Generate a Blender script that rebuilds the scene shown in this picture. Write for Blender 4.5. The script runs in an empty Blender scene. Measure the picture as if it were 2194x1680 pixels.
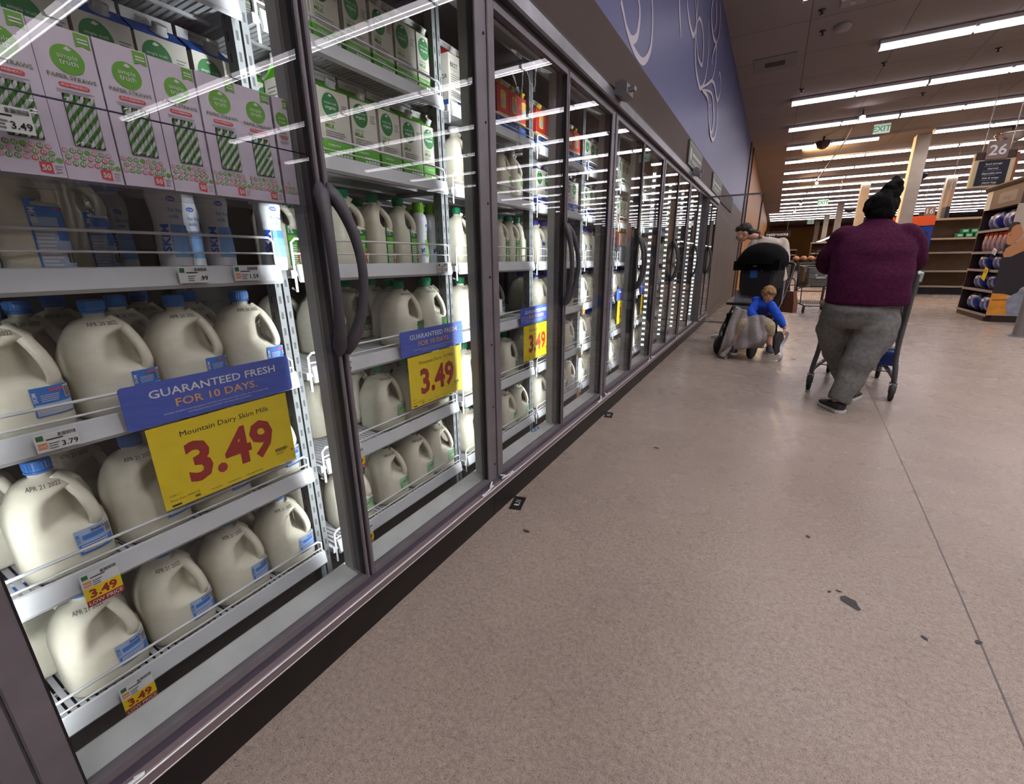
# Supermarket dairy aisle: glass-door coolers, concrete floor, shoppers.
import bpy, math, random
from mathutils import Vector, Matrix, noise as mnoise
random.seed(7)
sc = bpy.context.scene
col = sc.collection
PI = math.pi
def V(*a): return Vector(a if len(a) > 1 else a[0])
def lin(c):
    c /= 255.0
    return c / 12.92 if c <= 0.04045 else ((c + 0.055) / 1.055) ** 2.4
def rgb(r, g, b): return (lin(r), lin(g), lin(b), 1.0)

# ------------------------------------------------------------------ materials
MATS = {}
def mat(name, c, rough=0.5, metal=0.0, spec=0.5, vary=0.0, scale=30.0, bump=0.0, emit=0.0, coat=0.0):
    """A node material: a principled shader whose colour is varied a little by noise."""
    if name in MATS: return MATS[name]
    m = bpy.data.materials.new(name); m.use_nodes = True
    nt = m.node_tree; b = nt.nodes['Principled BSDF']
    b.inputs['Base Color'].default_value = rgb(*c)
    b.inputs['Roughness'].default_value = rough
    b.inputs['Metallic'].default_value = metal
    b.inputs['Specular IOR Level'].default_value = spec
    if coat: b.inputs['Coat Weight'].default_value = coat
    if emit:
        b.inputs['Emission Color'].default_value = rgb(*c)
        b.inputs['Emission Strength'].default_value = emit
    if vary or bump:
        tc = nt.nodes.new('ShaderNodeTexCoord'); n = nt.nodes.new('ShaderNodeTexNoise')
        n.inputs['Scale'].default_value = scale; n.inputs['Detail'].default_value = 5
        nt.links.new(tc.outputs['Object'], n.inputs['Vector'])
        if vary:
            r = nt.nodes.new('ShaderNodeValToRGB')
            d = [min(255, max(0, x * (1 - vary))) for x in c]; l = [min(255, x * (1 + vary)) for x in c]
            r.color_ramp.elements[0].position = 0.3; r.color_ramp.elements[1].position = 0.7
            r.color_ramp.elements[0].color = rgb(*d); r.color_ramp.elements[1].color = rgb(*l)
            nt.links.new(n.outputs['Fac'], r.inputs['Fac']); nt.links.new(r.outputs['Color'], b.inputs['Base Color'])
        if bump:
            bp = nt.nodes.new('ShaderNodeBump'); bp.inputs['Strength'].default_value = bump; bp.inputs['Distance'].default_value = 0.01
            nt.links.new(n.outputs['Fac'], bp.inputs['Height']); nt.links.new(bp.outputs['Normal'], b.inputs['Normal'])
    MATS[name] = m
    return m
def emit_mat(name, c, s):
    if name in MATS: return MATS[name]
    m = bpy.data.materials.new(name); m.use_nodes = True
    nt = m.node_tree; nt.nodes.clear()
    e = nt.nodes.new('ShaderNodeEmission'); o = nt.nodes.new('ShaderNodeOutputMaterial')
    e.inputs['Color'].default_value = (c[0], c[1], c[2], 1); e.inputs['Strength'].default_value = s
    nt.links.new(e.outputs[0], o.inputs[0]); MATS[name] = m
    return m
def glass_mat(name, base=0.06, gain=0.94, tint=(1, 1, 1), rough=0.0, haze=0.0):
    """Thin sheet glass: clear transmission plus an angle dependent mirror."""
    if name in MATS: return MATS[name]
    m = bpy.data.materials.new(name); m.use_nodes = True
    nt = m.node_tree; nt.nodes.clear(); N = nt.nodes.new
    o = N('ShaderNodeOutputMaterial'); t = N('ShaderNodeBsdfTransparent'); g = N('ShaderNodeBsdfGlossy'); mx = N('ShaderNodeMixShader')
    t.inputs['Color'].default_value = (*tint, 1); g.inputs['Roughness'].default_value = rough
    lw = N('ShaderNodeLayerWeight'); lw.inputs['Blend'].default_value = 0.5
    p = N('ShaderNodeMath'); p.operation = 'POWER'; p.inputs[1].default_value = 5
    q = N('ShaderNodeMath'); q.operation = 'MULTIPLY_ADD'; q.inputs[1].default_value = gain; q.inputs[2].default_value = base
    nt.links.new(lw.outputs['Facing'], p.inputs[0]); nt.links.new(p.outputs[0], q.inputs[0]); nt.links.new(q.outputs[0], mx.inputs[0])
    nt.links.new(t.outputs[0], mx.inputs[1]); nt.links.new(g.outputs[0], mx.inputs[2])
    last = mx
    if haze:
        d = N('ShaderNodeBsdfDiffuse'); d.inputs['Color'].default_value = (0.8, 0.8, 0.8, 1); m2 = N('ShaderNodeMixShader'); m2.inputs[0].default_value = haze
        nt.links.new(mx.outputs[0], m2.inputs[1]); nt.links.new(d.outputs[0], m2.inputs[2]); last = m2
    nt.links.new(last.outputs[0], o.inputs[0]); MATS[name] = m
    return m

alu = mat('brushed_aluminium', (150, 150, 156), 0.38, 0.75, vary=0.06, scale=8)
alu_dark = mat('grey_anodised', (124, 119, 125), 0.42, 0.3, vary=0.06, scale=8)
white_metal = mat('white_enamel', (212, 214, 218), 0.35, 0.0, vary=0.03, scale=12)
wire_white = mat('white_wire', (228, 230, 232), 0.4)
grey_inner = mat('cooler_liner', (158, 163, 166), 0.5, vary=0.05, scale=5)
ledge_m = mat('cooler_ledge', (206, 208, 207), 0.45, vary=0.05, scale=9)
black_kick = mat('black_kick_plate', (22, 19, 18), 0.45, vary=0.2, scale=12)
gasket = mat('black_gasket', (28, 27, 30), 0.6)
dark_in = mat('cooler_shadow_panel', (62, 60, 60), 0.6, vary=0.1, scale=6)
glass = glass_mat('door_glass', 0.045, 0.9, (0.97, 0.985, 0.98))
acrylic = glass_mat('clear_acrylic', 0.045, 0.8, (0.975, 0.975, 0.985), 0.03, 0.012)
milk = mat('milk_plastic', (236, 231, 211), 0.36, spec=0.4, vary=0.02, scale=40)
milk_g = mat('milk_plastic_cool', (224, 220, 200), 0.38, spec=0.4, vary=0.02, scale=40)
cap_blue = mat('cap_blue', (62, 124, 205), 0.35)
cap_green = mat('cap_green', (18, 128, 86), 0.35)
cap_navy = mat('cap_navy', (48, 52, 150), 0.35)
cap_lime = mat('cap_lime', (122, 190, 44), 0.35)
cap_white = mat('cap_white', (226, 226, 226), 0.4)
cap_yellow = mat('cap_yellow', (226, 204, 60), 0.4)
cap_red = mat('cap_red', (176, 40, 44), 0.4)
paper_w = mat('white_paper', (232, 232, 234), 0.6)
paper_off = mat('carton_white', (222, 218, 206), 0.5, vary=0.02)
straw_box_m = mat('straw_box_lavender', (228, 215, 232), 0.55, vary=0.015)
ink = mat('black_ink', (24, 24, 30), 0.6)
ink_grey = mat('grey_ink', (120, 120, 126), 0.6)
ink_pale = mat('pale_ink', (178, 174, 184), 0.6)
stamp = mat('date_stamp_ink', (118, 108, 96), 0.6)
lab_blue = mat('label_blue', (52, 122, 210), 0.5)
lab_pale = mat('label_pale_blue', (176, 196, 228), 0.5)
lab_green = mat('label_green', (34, 118, 66), 0.5)
lab_lime = mat('label_lime', (112, 182, 62), 0.5)
lab_mint = mat('label_mint', (176, 210, 190), 0.5)
lab_navy = mat('label_navy', (52, 60, 128), 0.5)
red_ink = mat('red_ink', (206, 44, 40), 0.5)
coral = mat('coral_ink', (232, 78, 84), 0.5)
pink = mat('pink_ink', (232, 148, 160), 0.5)
logo_green = mat('logo_green', (112, 178, 62), 0.5)
logo_dark = mat('logo_dark_green', (38, 122, 58), 0.5)
carton_green = mat('carton_green', (94, 176, 48), 0.45)
carton_blue = mat('carton_blue', (42, 96, 190), 0.45)
carton_navy = mat('carton_navy', (40, 62, 142), 0.45)
carton_red = mat('carton_red', (206, 46, 38), 0.45)
carton_yel = mat('carton_yellow', (240, 190, 60), 0.45)
sign_blue = mat('sign_blue', (66, 92, 190), 0.4, vary=0.02)
sign_yel = mat('sign_yellow', (246, 216, 20), 0.4, vary=0.015)
sign_red = mat('sign_red', (168, 30, 28), 0.45)
sign_or = mat('sign_orange', (236, 170, 110), 0.45)
tag_or = mat('tag_orange', (236, 140, 80), 0.5)
tag_green = mat('tag_green', (30, 110, 50), 0.5)
handle_m = mat('charcoal_handle', (74, 73, 80), 0.5, vary=0.05, scale=60)
black_fab = mat('black_fabric', (11, 11, 13), 0.9, spec=0.12, vary=0.2, scale=80, bump=0.2)
black_pl = mat('black_plastic', (26, 26, 28), 0.4)
grey_pl = mat('grey_plastic', (112, 112, 108), 0.5, vary=0.06, scale=20)
grey_tube = mat('grey_tube', (88, 90, 94), 0.42, 0.3, vary=0.06, scale=12)
rubber = mat('grey_rubber', (48, 48, 50), 0.7)
skin = mat('skin_tone', (206, 156, 130), 0.55, vary=0.04, scale=20)
skin2 = mat('skin_tone_warm', (176, 124, 98), 0.55, vary=0.04, scale=20)
hair_blk = mat('black_hair', (7, 6, 6), 0.75, spec=0.15, vary=0.3, scale=120, bump=0.9)
hair_brn = mat('dark_brown_hair', (26, 18, 18), 0.5, vary=0.3, scale=90, bump=0.8)
hair_bld = mat('sandy_hair', (150, 112, 66), 0.6, vary=0.25, scale=120, bump=0.9)
maroon = mat('maroon_fleece', (66, 22, 50), 0.95, spec=0.15, vary=0.16, scale=55, bump=0.5)
sweat_grey = mat('grey_sweatpants', (112, 112, 110), 0.9, spec=0.2, vary=0.10, scale=35, bump=0.4)
hood_blue = mat('blue_hoodie', (26, 82, 214), 0.8, vary=0.12, scale=40)
hood_navy = mat('navy_panel', (20, 30, 92), 0.8, vary=0.12, scale=40)
khaki = mat('khaki_cotton', (162, 148, 120), 0.85, vary=0.1, scale=40)
blanket_m = mat('grey_blanket', (146, 138, 136), 0.95, spec=0.1, vary=0.07, scale=40, bump=0.5)
wool = mat('oatmeal_sweater', (196, 184, 172), 0.9, vary=0.08, scale=60, bump=0.4)
denim_dk = mat('dark_trousers', (30, 30, 38), 0.85, vary=0.15, scale=50)
brown_bag = mat('brown_leather', (112, 66, 48), 0.55, vary=0.15, scale=30)
shoe_dk = mat('charcoal_shoe', (44, 42, 48), 0.7, vary=0.1)
shoe_w = mat('white_sole', (214, 212, 210), 0.6)
cardboard = mat('cardboard', (150, 116, 76), 0.8, vary=0.08, scale=15)
bread_m = mat('bread_crust', (206, 150, 106), 0.75, vary=0.15, scale=25)
wood_dk = mat('dark_wood', (62, 38, 30), 0.5, vary=0.2, scale=8)
shelf_beige = mat('beige_shelf', (132, 104, 74), 0.55, vary=0.05, scale=6)
pillar_m = mat('cream_pillar', (184, 172, 156), 0.7, vary=0.04, scale=5)
orange_m = mat('orange_panel', (232, 92, 34), 0.5)
royal = mat('royal_blue', (30, 58, 140), 0.45, vary=0.08, scale=10)
emerald = mat('emerald_pack', (30, 130, 88), 0.4)
tan_sign = mat('taupe_sign', (140, 116, 104), 0.6, vary=0.04)
cream_sign = mat('cream_sign', (206, 188, 150), 0.6)
slate_sign = mat('slate_sign', (24, 26, 40), 0.5)
chrome = mat('mirror_chrome', (200, 200, 200), 0.12, 1.0)

# ------------------------------------------------------------------ mesh builder
TXT = {}
def text_geo(s, bold=0.0):
    k = (s, bold)
    if k in TXT: return TXT[k]
    cu = bpy.data.curves.new('lettering', 'FONT'); cu.body = s; cu.size = 1.0; cu.resolution_u = 2; cu.offset = bold
    ob = bpy.data.objects.new('lettering', cu); col.objects.link(ob)
    dg = bpy.context.evaluated_depsgraph_get(); dg.update()
    me = bpy.data.meshes.new_from_object(ob.evaluated_get(dg))
    vs = [(v.co.x, v.co.y) for v in me.vertices]; fs = [tuple(p.vertices) for p in me.polygons]
    bpy.data.objects.remove(ob); bpy.data.curves.remove(cu); bpy.data.meshes.remove(me)
    if vs:
        x0 = min(v[0] for v in vs); x1 = max(v[0] for v in vs); y0 = min(v[1] for v in vs); y1 = max(v[1] for v in vs)
    else: x0 = x1 = y0 = y1 = 0
    area = sum((vs[f[1]][0]-vs[f[0]][0])*(vs[f[2]][1]-vs[f[0]][1])-(vs[f[2]][0]-vs[f[0]][0])*(vs[f[1]][1]-vs[f[0]][1]) for f in fs)
    if area < 0: fs = [f[::-1] for f in fs]
    TXT[k] = (vs, fs, x0, x1, y0, y1)
    return TXT[k]

class MB:
    def __init__(s): s.v = []; s.f = []; s.m = []; s.s = []
    def add(s, vs, fs, mi=0, sm=False):
        o = len(s.v); s.v += [tuple(v) for v in vs]
        for f in fs: s.f.append(tuple(i + o for i in f)); s.m.append(mi); s.s.append(sm)
    def box(s, x0, x1, y0, y1, z0, z1, mi=0, ch=0.0, M=None):
        if ch <= 0:
            vs = [(x, y, z) for z in (z0, z1) for y in (y0, y1) for x in (x0, x1)]
            fs = [(0, 2, 3, 1), (4, 5, 7, 6), (0, 1, 5, 4), (2, 6, 7, 3), (0, 4, 6, 2), (1, 3, 7, 5)]
        else:
            vs = []; idx = {}
            lo = (x0, y0, z0); hi = (x1, y1, z1)
            for a in (0, 1):
                for b in (0, 1):
                    for c in (0, 1):
                        cc = (a, b, c)
                        for ax in range(3):
                            p = []
                            for i in range(3):
                                e = hi[i] if cc[i] else lo[i]
                                if i != ax: e += -ch if cc[i] else ch
                                p.append(e)
                            idx[(a, b, c, ax)] = len(vs); vs.append(tuple(p))
            fs = []
            for ax in range(3):
                u, w = (ax + 1) % 3, (ax + 2) % 3
                for sd in (0, 1):
                    q = []
                    for (i, j) in ((0, 0), (1, 0), (1, 1), (0, 1)):
                        k = [0, 0, 0]; k[ax] = sd; k[u] = i; k[w] = j; q.append(idx[(*k, ax)])
                    fs.append(tuple(q) if sd else tuple(q[::-1]))
            for ax in range(3):
                u, w = (ax + 1) % 3, (ax + 2) % 3
                for i in (0, 1):
                    for j in (0, 1):
                        k0 = [0, 0, 0]; k1 = [0, 0, 0]; k0[u] = k1[u] = i; k0[w] = k1[w] = j; k1[ax] = 1
                        q = (idx[(*k0, u)], idx[(*k1, u)], idx[(*k1, w)], idx[(*k0, w)])
                        fs.append(q if i != j else q[::-1])
            for a in (0, 1):
                for b in (0, 1):
                    for c in (0, 1):
                        q = (idx[(a, b, c, 0)], idx[(a, b, c, 1)], idx[(a, b, c, 2)])
                        fs.append(q if (a + b + c) % 2 else q[::-1])
        if M is not None: vs = [tuple(M @ Vector(v)) for v in vs]
        s.add(vs, fs, mi)
    def bar(s, a, b, w, h, mi=0):
        """a rectangular bar from a to b"""
        a = Vector(a); b = Vector(b); d = (b - a); L = d.length
        if L < 1e-6: return
        q = d.to_track_quat('X', 'Z').to_matrix().to_4x4(); q.translation = a
        s.box(0, L, -w / 2, w / 2, -h / 2, h / 2, mi, M=q)
    def tube(s, pts, r, n=8, mi=0, closed=False, flat=1.0, sm=True, up=None):
        P = [Vector(p) for p in pts]; k = len(P)
        R = r if isinstance(r, (list, tuple)) else [r] * k
        rings = []; prev = None
        for i in range(k):
            if closed: t = P[(i + 1) % k] - P[i - 1]
            else: t = P[min(i + 1, k - 1)] - P[max(i - 1, 0)]
            if t.length < 1e-9: t = Vector((0, 0, 1))
            t.normalize()
            if prev is None:
                a = Vector(up) if up else (Vector((0, 0, 1)) if abs(t.z) < 0.9 else Vector((1, 0, 0)))
                u = (a - t * a.dot(t)).normalized()
            else:
                u = prev - t * prev.dot(t)
                u = u.normalized() if u.length > 1e-6 else t.orthogonal().normalized()
            prev = u; w = t.cross(u)
            rr = R[i]; ra, rb = rr if isinstance(rr, (list, tuple)) else (rr, rr * flat)
            rings.append([P[i] + u * (ra * math.cos(2 * PI * j / n)) + w * (rb * math.sin(2 * PI * j / n)) for j in range(n)])
        s.loft(rings, mi, closed, True, sm)
    def loft(s, rings, mi=0, closed=False, cap=True, sm=True):
        n = len(rings[0]); k = len(rings); vs = [p for r in rings for p in r]; fs = []
        for i in range(k if closed else k - 1):
            for j in range(n):
                a = i * n + j; b = i * n + (j + 1) % n; c = ((i + 1) % k) * n + (j + 1) % n; d = ((i + 1) % k) * n + j
                fs.append((a, b, c, d))
        s.add(vs, fs, mi, sm)
        if cap and not closed:
            s.add(rings[0], [tuple(range(n - 1, -1, -1))], mi); s.add(rings[-1], [tuple(range(n))], mi)
    def lathe(s, prof, n=16, c=(0, 0, 0), mi=0, sm=True, ax='z'):
        rings = []
        for (r, z) in prof:
            ring = []
            for j in range(n):
                a = 2 * PI * j / n; x, y = r * math.cos(a), r * math.sin(a)
                p = {'z': (x, y, z), 'x': (z, x, y), 'y': (y, z, x)}[ax]
                ring.append((p[0] + c[0], p[1] + c[1], p[2] + c[2]))
            rings.append(ring)
        s.loft(rings, mi, False, True, sm)
    def ball(s, c, r, n=12, m=8, mi=0, M=None):
        rx, ry, rz = r if isinstance(r, (list, tuple)) else (r, r, r); rings = []
        for i in range(m + 1):
            a = -PI / 2 + PI * (i + 0.0001) / (m + 0.0002)
            ring = [Vector((rx * math.cos(a) * math.cos(2 * PI * j / n), ry * math.cos(a) * math.sin(2 * PI * j / n), rz * math.sin(a))) for j in range(n)]
            if M is not None: ring = [M @ p for p in ring]
            rings.append([p + Vector(c) for p in ring])
        s.loft(rings, mi)
    def sheet(s, grid, mi=0, sm=True):
        n = len(grid[0]); vs = [p for r in grid for p in r]
        fs = [(i * n + j, i * n + j + 1, (i + 1) * n + j + 1, (i + 1) * n + j) for i in range(len(grid) - 1) for j in range(n - 1)]
        s.add(vs, fs, mi, sm)
    def mesh(s, name, mats):
        me = bpy.data.meshes.new(name); me.from_pydata(s.v, [], s.f)
        for m in (mats if isinstance(mats, (list, tuple)) else [mats]): me.materials.append(m)
        me.polygons.foreach_set('material_index', s.m); me.polygons.foreach_set('use_smooth', s.s); me.update()
        return me
    def build(s, name, mats, parent=None, loc=(0, 0, 0)):
        o = bpy.data.objects.new(name, s.mesh(name, mats)); col.objects.link(o); o.location = loc
        if parent: o.parent = parent
        return o

class Face:
    """flat print on a plane: origin o, axes u (along) and v (up)"""
    def __init__(s, mb, o, u=(0, 1, 0), v=(0, 0, 1), lift=0.0006):
        s.mb = mb; s.o = Vector(o); s.u = Vector(u).normalized(); s.v = Vector(v).normalized(); s.n = s.u.cross(s.v); s.l = lift
    def at(s, x, y, k=1): return s.o + s.u * x + s.v * y + s.n * (s.l * k)
    def poly(s, pts, mi, k=1): s.mb.add([s.at(x, y, k) for x, y in pts], [tuple(range(len(pts)))], mi)
    def rect(s, x0, y0, x1, y1, mi, k=1): s.poly([(x0, y0), (x1, y0), (x1, y1), (x0, y1)], mi, k)
    def disc(s, cx, cy, rx, ry, mi, k=1, n=20): s.poly([(cx + rx * math.cos(2 * PI * i / n), cy + ry * math.sin(2 * PI * i / n)) for i in range(n)], mi, k)
    def rrect(s, x0, y0, x1, y1, r, mi, k=1):
        pts = []
        for (cx, cy, a0) in ((x1 - r, y0 + r, -90), (x1 - r, y1 - r, 0), (x0 + r, y1 - r, 90), (x0 + r, y0 + r, 180)):
            pts += [(cx + r * math.cos(math.radians(a0 + t)), cy + r * math.sin(math.radians(a0 + t))) for t in (0, 30, 60, 90)]
        s.poly(pts, mi, k)
    def text(s, x, y, t, size, mi, k=2, align='C', bold=0.0, fit=None, rot=0.0, sx=1.0):
        """cap height = size; x,y is the baseline anchor"""
        vs, fs, x0, x1, y0, y1 = text_geo(t, bold)
        q = size / 0.72; qx = q * sx
        if fit: qx = fit / max(1e-6, (x1 - x0))
        off = {'L': -x0, 'C': -(x0 + x1) / 2, 'R': -x1}[align]
        cr, sr = math.cos(rot), math.sin(rot); pts = []
        for a, b in vs:
            a = (a + off) * qx; b = b * q
            pts.append(s.at(x + a * cr - b * sr, y + a * sr + b * cr, k))
        s.mb.add(pts, fs, mi)
    def lines(s, x0, y0, x1, y1, n, mi, k=2, fill=0.5, ragged=0.3, seed=1):
        rr = random.Random(seed); h = (y1 - y0) / n
        for i in range(n):
            b = y1 - (i + 1) * h; s.rect(x0, b, x1 - (x1 - x0) * ragged * rr.random(), b + h * fill, mi, k)
    def bars(s, x0, y0, x1, y1, n, mi, k=2, seed=2):
        rr = random.Random(seed); w = (x1 - x0) / n
        for i in range(n): s.rect(x0 + i * w, y0, x0 + i * w + w * rr.uniform(0.3, 0.7), y1, mi, k)

# ------------------------------------------------------------------ object helpers
def tag(o, label=None, cat=None, group=None, kind=None):
    if label: o['label'] = label
    if cat: o['category'] = cat
    if group: o['group'] = group
    if kind: o['kind'] = kind
    return o
def empty(name, loc, rz=0.0):
    o = bpy.data.objects.new(name, None); o.empty_display_size = 0.05; col.objects.link(o); o.location = loc; o.rotation_euler = (0, 0, rz)
    return o
KIDS = {}
def kids(o): return [c for c in o.children]
def copy_tree(o, parent=None):
    c = o.copy(); col.objects.link(c)
    if parent: c.parent = parent
    for ch in kids(o): copy_tree(ch, c)
    return c
class Proto:
    """first place() moves the original itself, later ones copy it with all its parts"""
    def __init__(s, root): s.root = root; s.used = False
    def place(s, loc, rz=0.0, label=None, cat=None, group=None, sx=1.0, rx=0.0, ry=0.0):
        o = copy_tree(s.root) if s.used else s.root
        s.used = True; o.location = loc; o.rotation_euler = (rx, ry, rz); o.scale = (sx, sx, sx)
        return tag(o, label, cat, group)
def organic(name, mb, m, voxel=0.01, smooth=6, parent=None, disp=0.0, dscale=8.0, loc=(0, 0, 0), aniso=(1, 1, 1)):
    """fuse overlapping closed shapes into one continuous surface"""
    me = mb.mesh(name, m); ob = bpy.data.objects.new(name, me); col.objects.link(ob)
    r = ob.modifiers.new('fuse', 'REMESH'); r.mode = 'VOXEL'; r.voxel_size = voxel; r.use_smooth_shade = True
    if smooth:
        q = ob.modifiers.new('relax', 'SMOOTH'); q.factor = 0.5; q.iterations = smooth
    dg = bpy.context.evaluated_depsgraph_get(); dg.update()
    nm = bpy.data.meshes.new_from_object(ob.evaluated_get(dg)); nm.name = name
    bpy.data.objects.remove(ob); bpy.data.meshes.remove(me)
    if disp:
        nr = [v.normal.copy() for v in nm.vertices]
        sq = Vector(aniso)
        for v, n_ in zip(nm.vertices, nr): v.co += n_ * disp * mnoise.noise(Vector((v.co.x * dscale * sq.x, v.co.y * dscale * sq.y, v.co.z * dscale * sq.z)))
    for p in nm.polygons: p.use_smooth = True
    if not nm.materials: nm.materials.append(m)
    o = bpy.data.objects.new(name, nm); col.objects.link(o); o.location = loc
    if parent: o.parent = parent
    return o
def ell(c, a, b, n=20, z=None, ang=0.0):
    """horizontal ellipse ring"""
    ca, sa = math.cos(ang), math.sin(ang)
    return [Vector((c[0] + a * math.cos(2 * PI * i / n) * ca - b * math.sin(2 * PI * i / n) * sa, c[1] + a * math.cos(2 * PI * i / n) * sa + b * math.sin(2 * PI * i / n) * ca, c[2])) for i in range(n)]
ORD = ['first', 'second', 'third', 'fourth', 'fifth', 'sixth', 'seventh', 'eighth', 'ninth', 'tenth', 'eleventh', 'twelfth']
# ------------------------------------------------------------------ camera, world
cam = bpy.data.cameras.new('camera'); co = bpy.data.objects.new('camera', cam); col.objects.link(co)
cam.sensor_fit = 'HORIZONTAL'; cam.sensor_width = 36.0; cam.lens = 936.58 * 36.0 / 2194.0
cam.clip_start = 0.02; cam.clip_end = 200
r_ = Vector((0.867103, 0.497955, -0.013173)); u_ = Vector((-0.131252, 0.253904, 0.958283)); f_ = Vector((-0.480527, 0.8292, -0.285519))
Mx = Matrix((r_, u_, -f_)).transposed().to_4x4(); Mx.translation = (0, 0, 1.16)
co.matrix_world = Mx; sc.camera = co
w = bpy.data.worlds.new('store_ambient'); w.use_nodes = True; sc.world = w
w.node_tree.nodes['Background'].inputs[0].default_value = (0.9, 0.85, 0.85, 1); w.node_tree.nodes['Background'].inputs[1].default_value = 0.05
sc.view_settings.view_transform = 'Standard'; sc.view_settings.look = 'None'; sc.view_settings.exposure = 0.0
cy = sc.cycles
cy.use_denoising = True; cy.max_bounces = 7; cy.diffuse_bounces = 3; cy.glossy_bounces = 3; cy.transparent_max_bounces = 20; cy.transmission_bounces = 4
cy.use_light_tree = False; cy.use_adaptive_sampling = True; cy.adaptive_threshold = 0.09; cy.adaptive_min_samples = 16
cy.caustics_reflective = False; cy.caustics_refractive = False; cy.sample_clamp_indirect = 1.2
try: cy.denoiser = 'OPENIMAGEDENOISE'
except Exception: pass

# ------------------------------------------------------------------ floor, walls, ceiling
def floor_mat():
    m = bpy.data.materials.new('polished_concrete'); m.use_nodes = True
    nt = m.node_tree; b = nt.nodes['Principled BSDF']; N = nt.nodes.new; L = nt.links.new
    tc = N('ShaderNodeTexCoord')
    def noise(sc_, det, rough=0.6, dist=0.0):
        n = N('ShaderNodeTexNoise'); n.inputs['Scale'].default_value = sc_; n.inputs['Detail'].default_value = det; n.inputs['Roughness'].default_value = rough; n.inputs['Distortion'].default_value = dist
        L(tc.outputs['Object'], n.inputs['Vector']); return n.outputs['Fac']
    def ramp(f, p0, c0, p1, c1):
        r = N('ShaderNodeValToRGB'); r.color_ramp.elements[0].position = p0; r.color_ramp.elements[1].position = p1
        r.color_ramp.elements[0].color = c0; r.color_ramp.elements[1].color = c1; L(f, r.inputs['Fac']); return r.outputs['Color']
    def mul(a, c, fac=1.0):
        x = N('ShaderNodeMixRGB'); x.blend_type = 'MULTIPLY'; x.inputs['Fac'].default_value = fac; L(a, x.inputs['Color1']); L(c, x.inputs['Color2']); return x.outputs['Color']
    base = ramp(noise(0.9, 4, 0.55, 0.2), 0.34, rgb(158, 143, 130), 0.68, rgb(169, 154, 142))
    g1 = ramp(noise(70, 6, 0.75), 0.34, (0.72, 0.70, 0.68, 1), 0.62, (1.08, 1.08, 1.08, 1))
    g2 = ramp(noise(330, 3, 0.7), 0.36, (0.62, 0.60, 0.58, 1), 0.56, (1.06, 1.06, 1.06, 1))
    st = ramp(noise(0.8, 4, 0.55, 0.1), 0.30, (0.84, 0.84, 0.85, 1), 0.50, (1, 1, 1, 1))
    vp = N('ShaderNodeTexVoronoi'); vp.inputs['Scale'].default_value = 95.0; L(tc.outputs['Object'], vp.inputs['Vector'])
    pit = ramp(vp.outputs['Distance'], 0.10, (0.42, 0.40, 0.38, 1), 0.2, (1, 1, 1, 1))
    vq = N('ShaderNodeTexVoronoi'); vq.inputs['Scale'].default_value = 38.0; L(tc.outputs['Object'], vq.inputs['Vector'])
    pit2 = ramp(vq.outputs['Distance'], 0.05, (0.3, 0.28, 0.27, 1), 0.09, (1, 1, 1, 1))
    c = mul(mul(mul(mul(mul(base, g1), g2), st), pit, 0.7), pit2, 0.8)
    vo = N('ShaderNodeTexVoronoi'); vo.feature = 'DISTANCE_TO_EDGE'; vo.inputs['Scale'].default_value = 7.0
    nd = N('ShaderNodeTexNoise'); nd.inputs['Scale'].default_value = 6.0; nd.inputs['Detail'].default_value = 4
    L(tc.outputs['Object'], nd.inputs['Vector'])
    ad = N('ShaderNodeMixRGB'); ad.blend_type = 'ADD'; ad.inputs['Fac'].default_value = 0.22; L(tc.outputs['Object'], ad.inputs['Color1']); L(nd.outputs['Color'], ad.inputs['Color2']); L(ad.outputs['Color'], vo.inputs['Vector'])
    cr = ramp(vo.outputs['Distance'], 0.0, (0.66, 0.64, 0.63, 1), 0.012, (1, 1, 1, 1))
    c = mul(c, cr, 0.55)
    hs = N('ShaderNodeHueSaturation'); hs.inputs['Saturation'].default_value = 0.9; hs.inputs['Value'].default_value = 1.0; L(c, hs.inputs['Color'])
    L(hs.outputs['Color'], b.inputs['Base Color'])
    rr = ramp(noise(3.0, 4), 0.3, (0.24, 0.24, 0.24, 1), 0.7, (0.31, 0.31, 0.31, 1)); L(rr, b.inputs['Roughness'])
    b.inputs['Specular IOR Level'].default_value = 0.17
    bp = N('ShaderNodeBump'); bp.inputs['Strength'].default_value = 0.06; bp.inputs['Distance'].default_value = 0.004; L(noise(30, 4), bp.inputs['Height']); L(bp.outputs['Normal'], b.inputs['Normal'])
    return m
def struct(o): o['kind'] = 'structure'; return o
RX = 15.0; FY = 59.0; BY = -5.0; CZ = 4.37
mb = MB(); mb.box(-2.2, RX, BY, FY, -0.1, 0.0); struct(mb.build('floor', floor_mat()))

def ceil_mat():
    m = mat('ceiling_tile', (150, 140, 137), 0.9, spec=0.1); nt = m.node_tree; b = nt.nodes['Principled BSDF']; N = nt.nodes.new
    tc = N('ShaderNodeTexCoord'); br = N('ShaderNodeTexBrick'); br.offset = 0.0
    br.inputs['Scale'].default_value = 1.0; br.inputs['Brick Width'].default_value = 1.22; br.inputs['Row Height'].default_value = 1.22; br.inputs['Mortar Size'].default_value = 0.008
    br.inputs['Color1'].default_value = rgb(150, 140, 137); br.inputs['Color2'].default_value = rgb(144, 135, 132); br.inputs['Mortar'].default_value = rgb(112, 104, 101)
    nt.links.new(tc.outputs['Object'], br.inputs['Vector']); nt.links.new(br.outputs['Color'], b.inputs['Base Color']); return m
mb = MB(); mb.box(-1.3, RX, BY, FY, CZ, CZ + 0.1); struct(mb.build('ceiling', ceil_mat()))
blue_wall = mat('periwinkle_paint', (92, 98, 148), 0.42, spec=0.35, vary=0.02, scale=1.5)
mb = MB(); mb.box(-1.14, -1.02, BY, 15.7, 2.44, CZ)
wall_left = struct(mb.build('wall_left', blue_wall))
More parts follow.
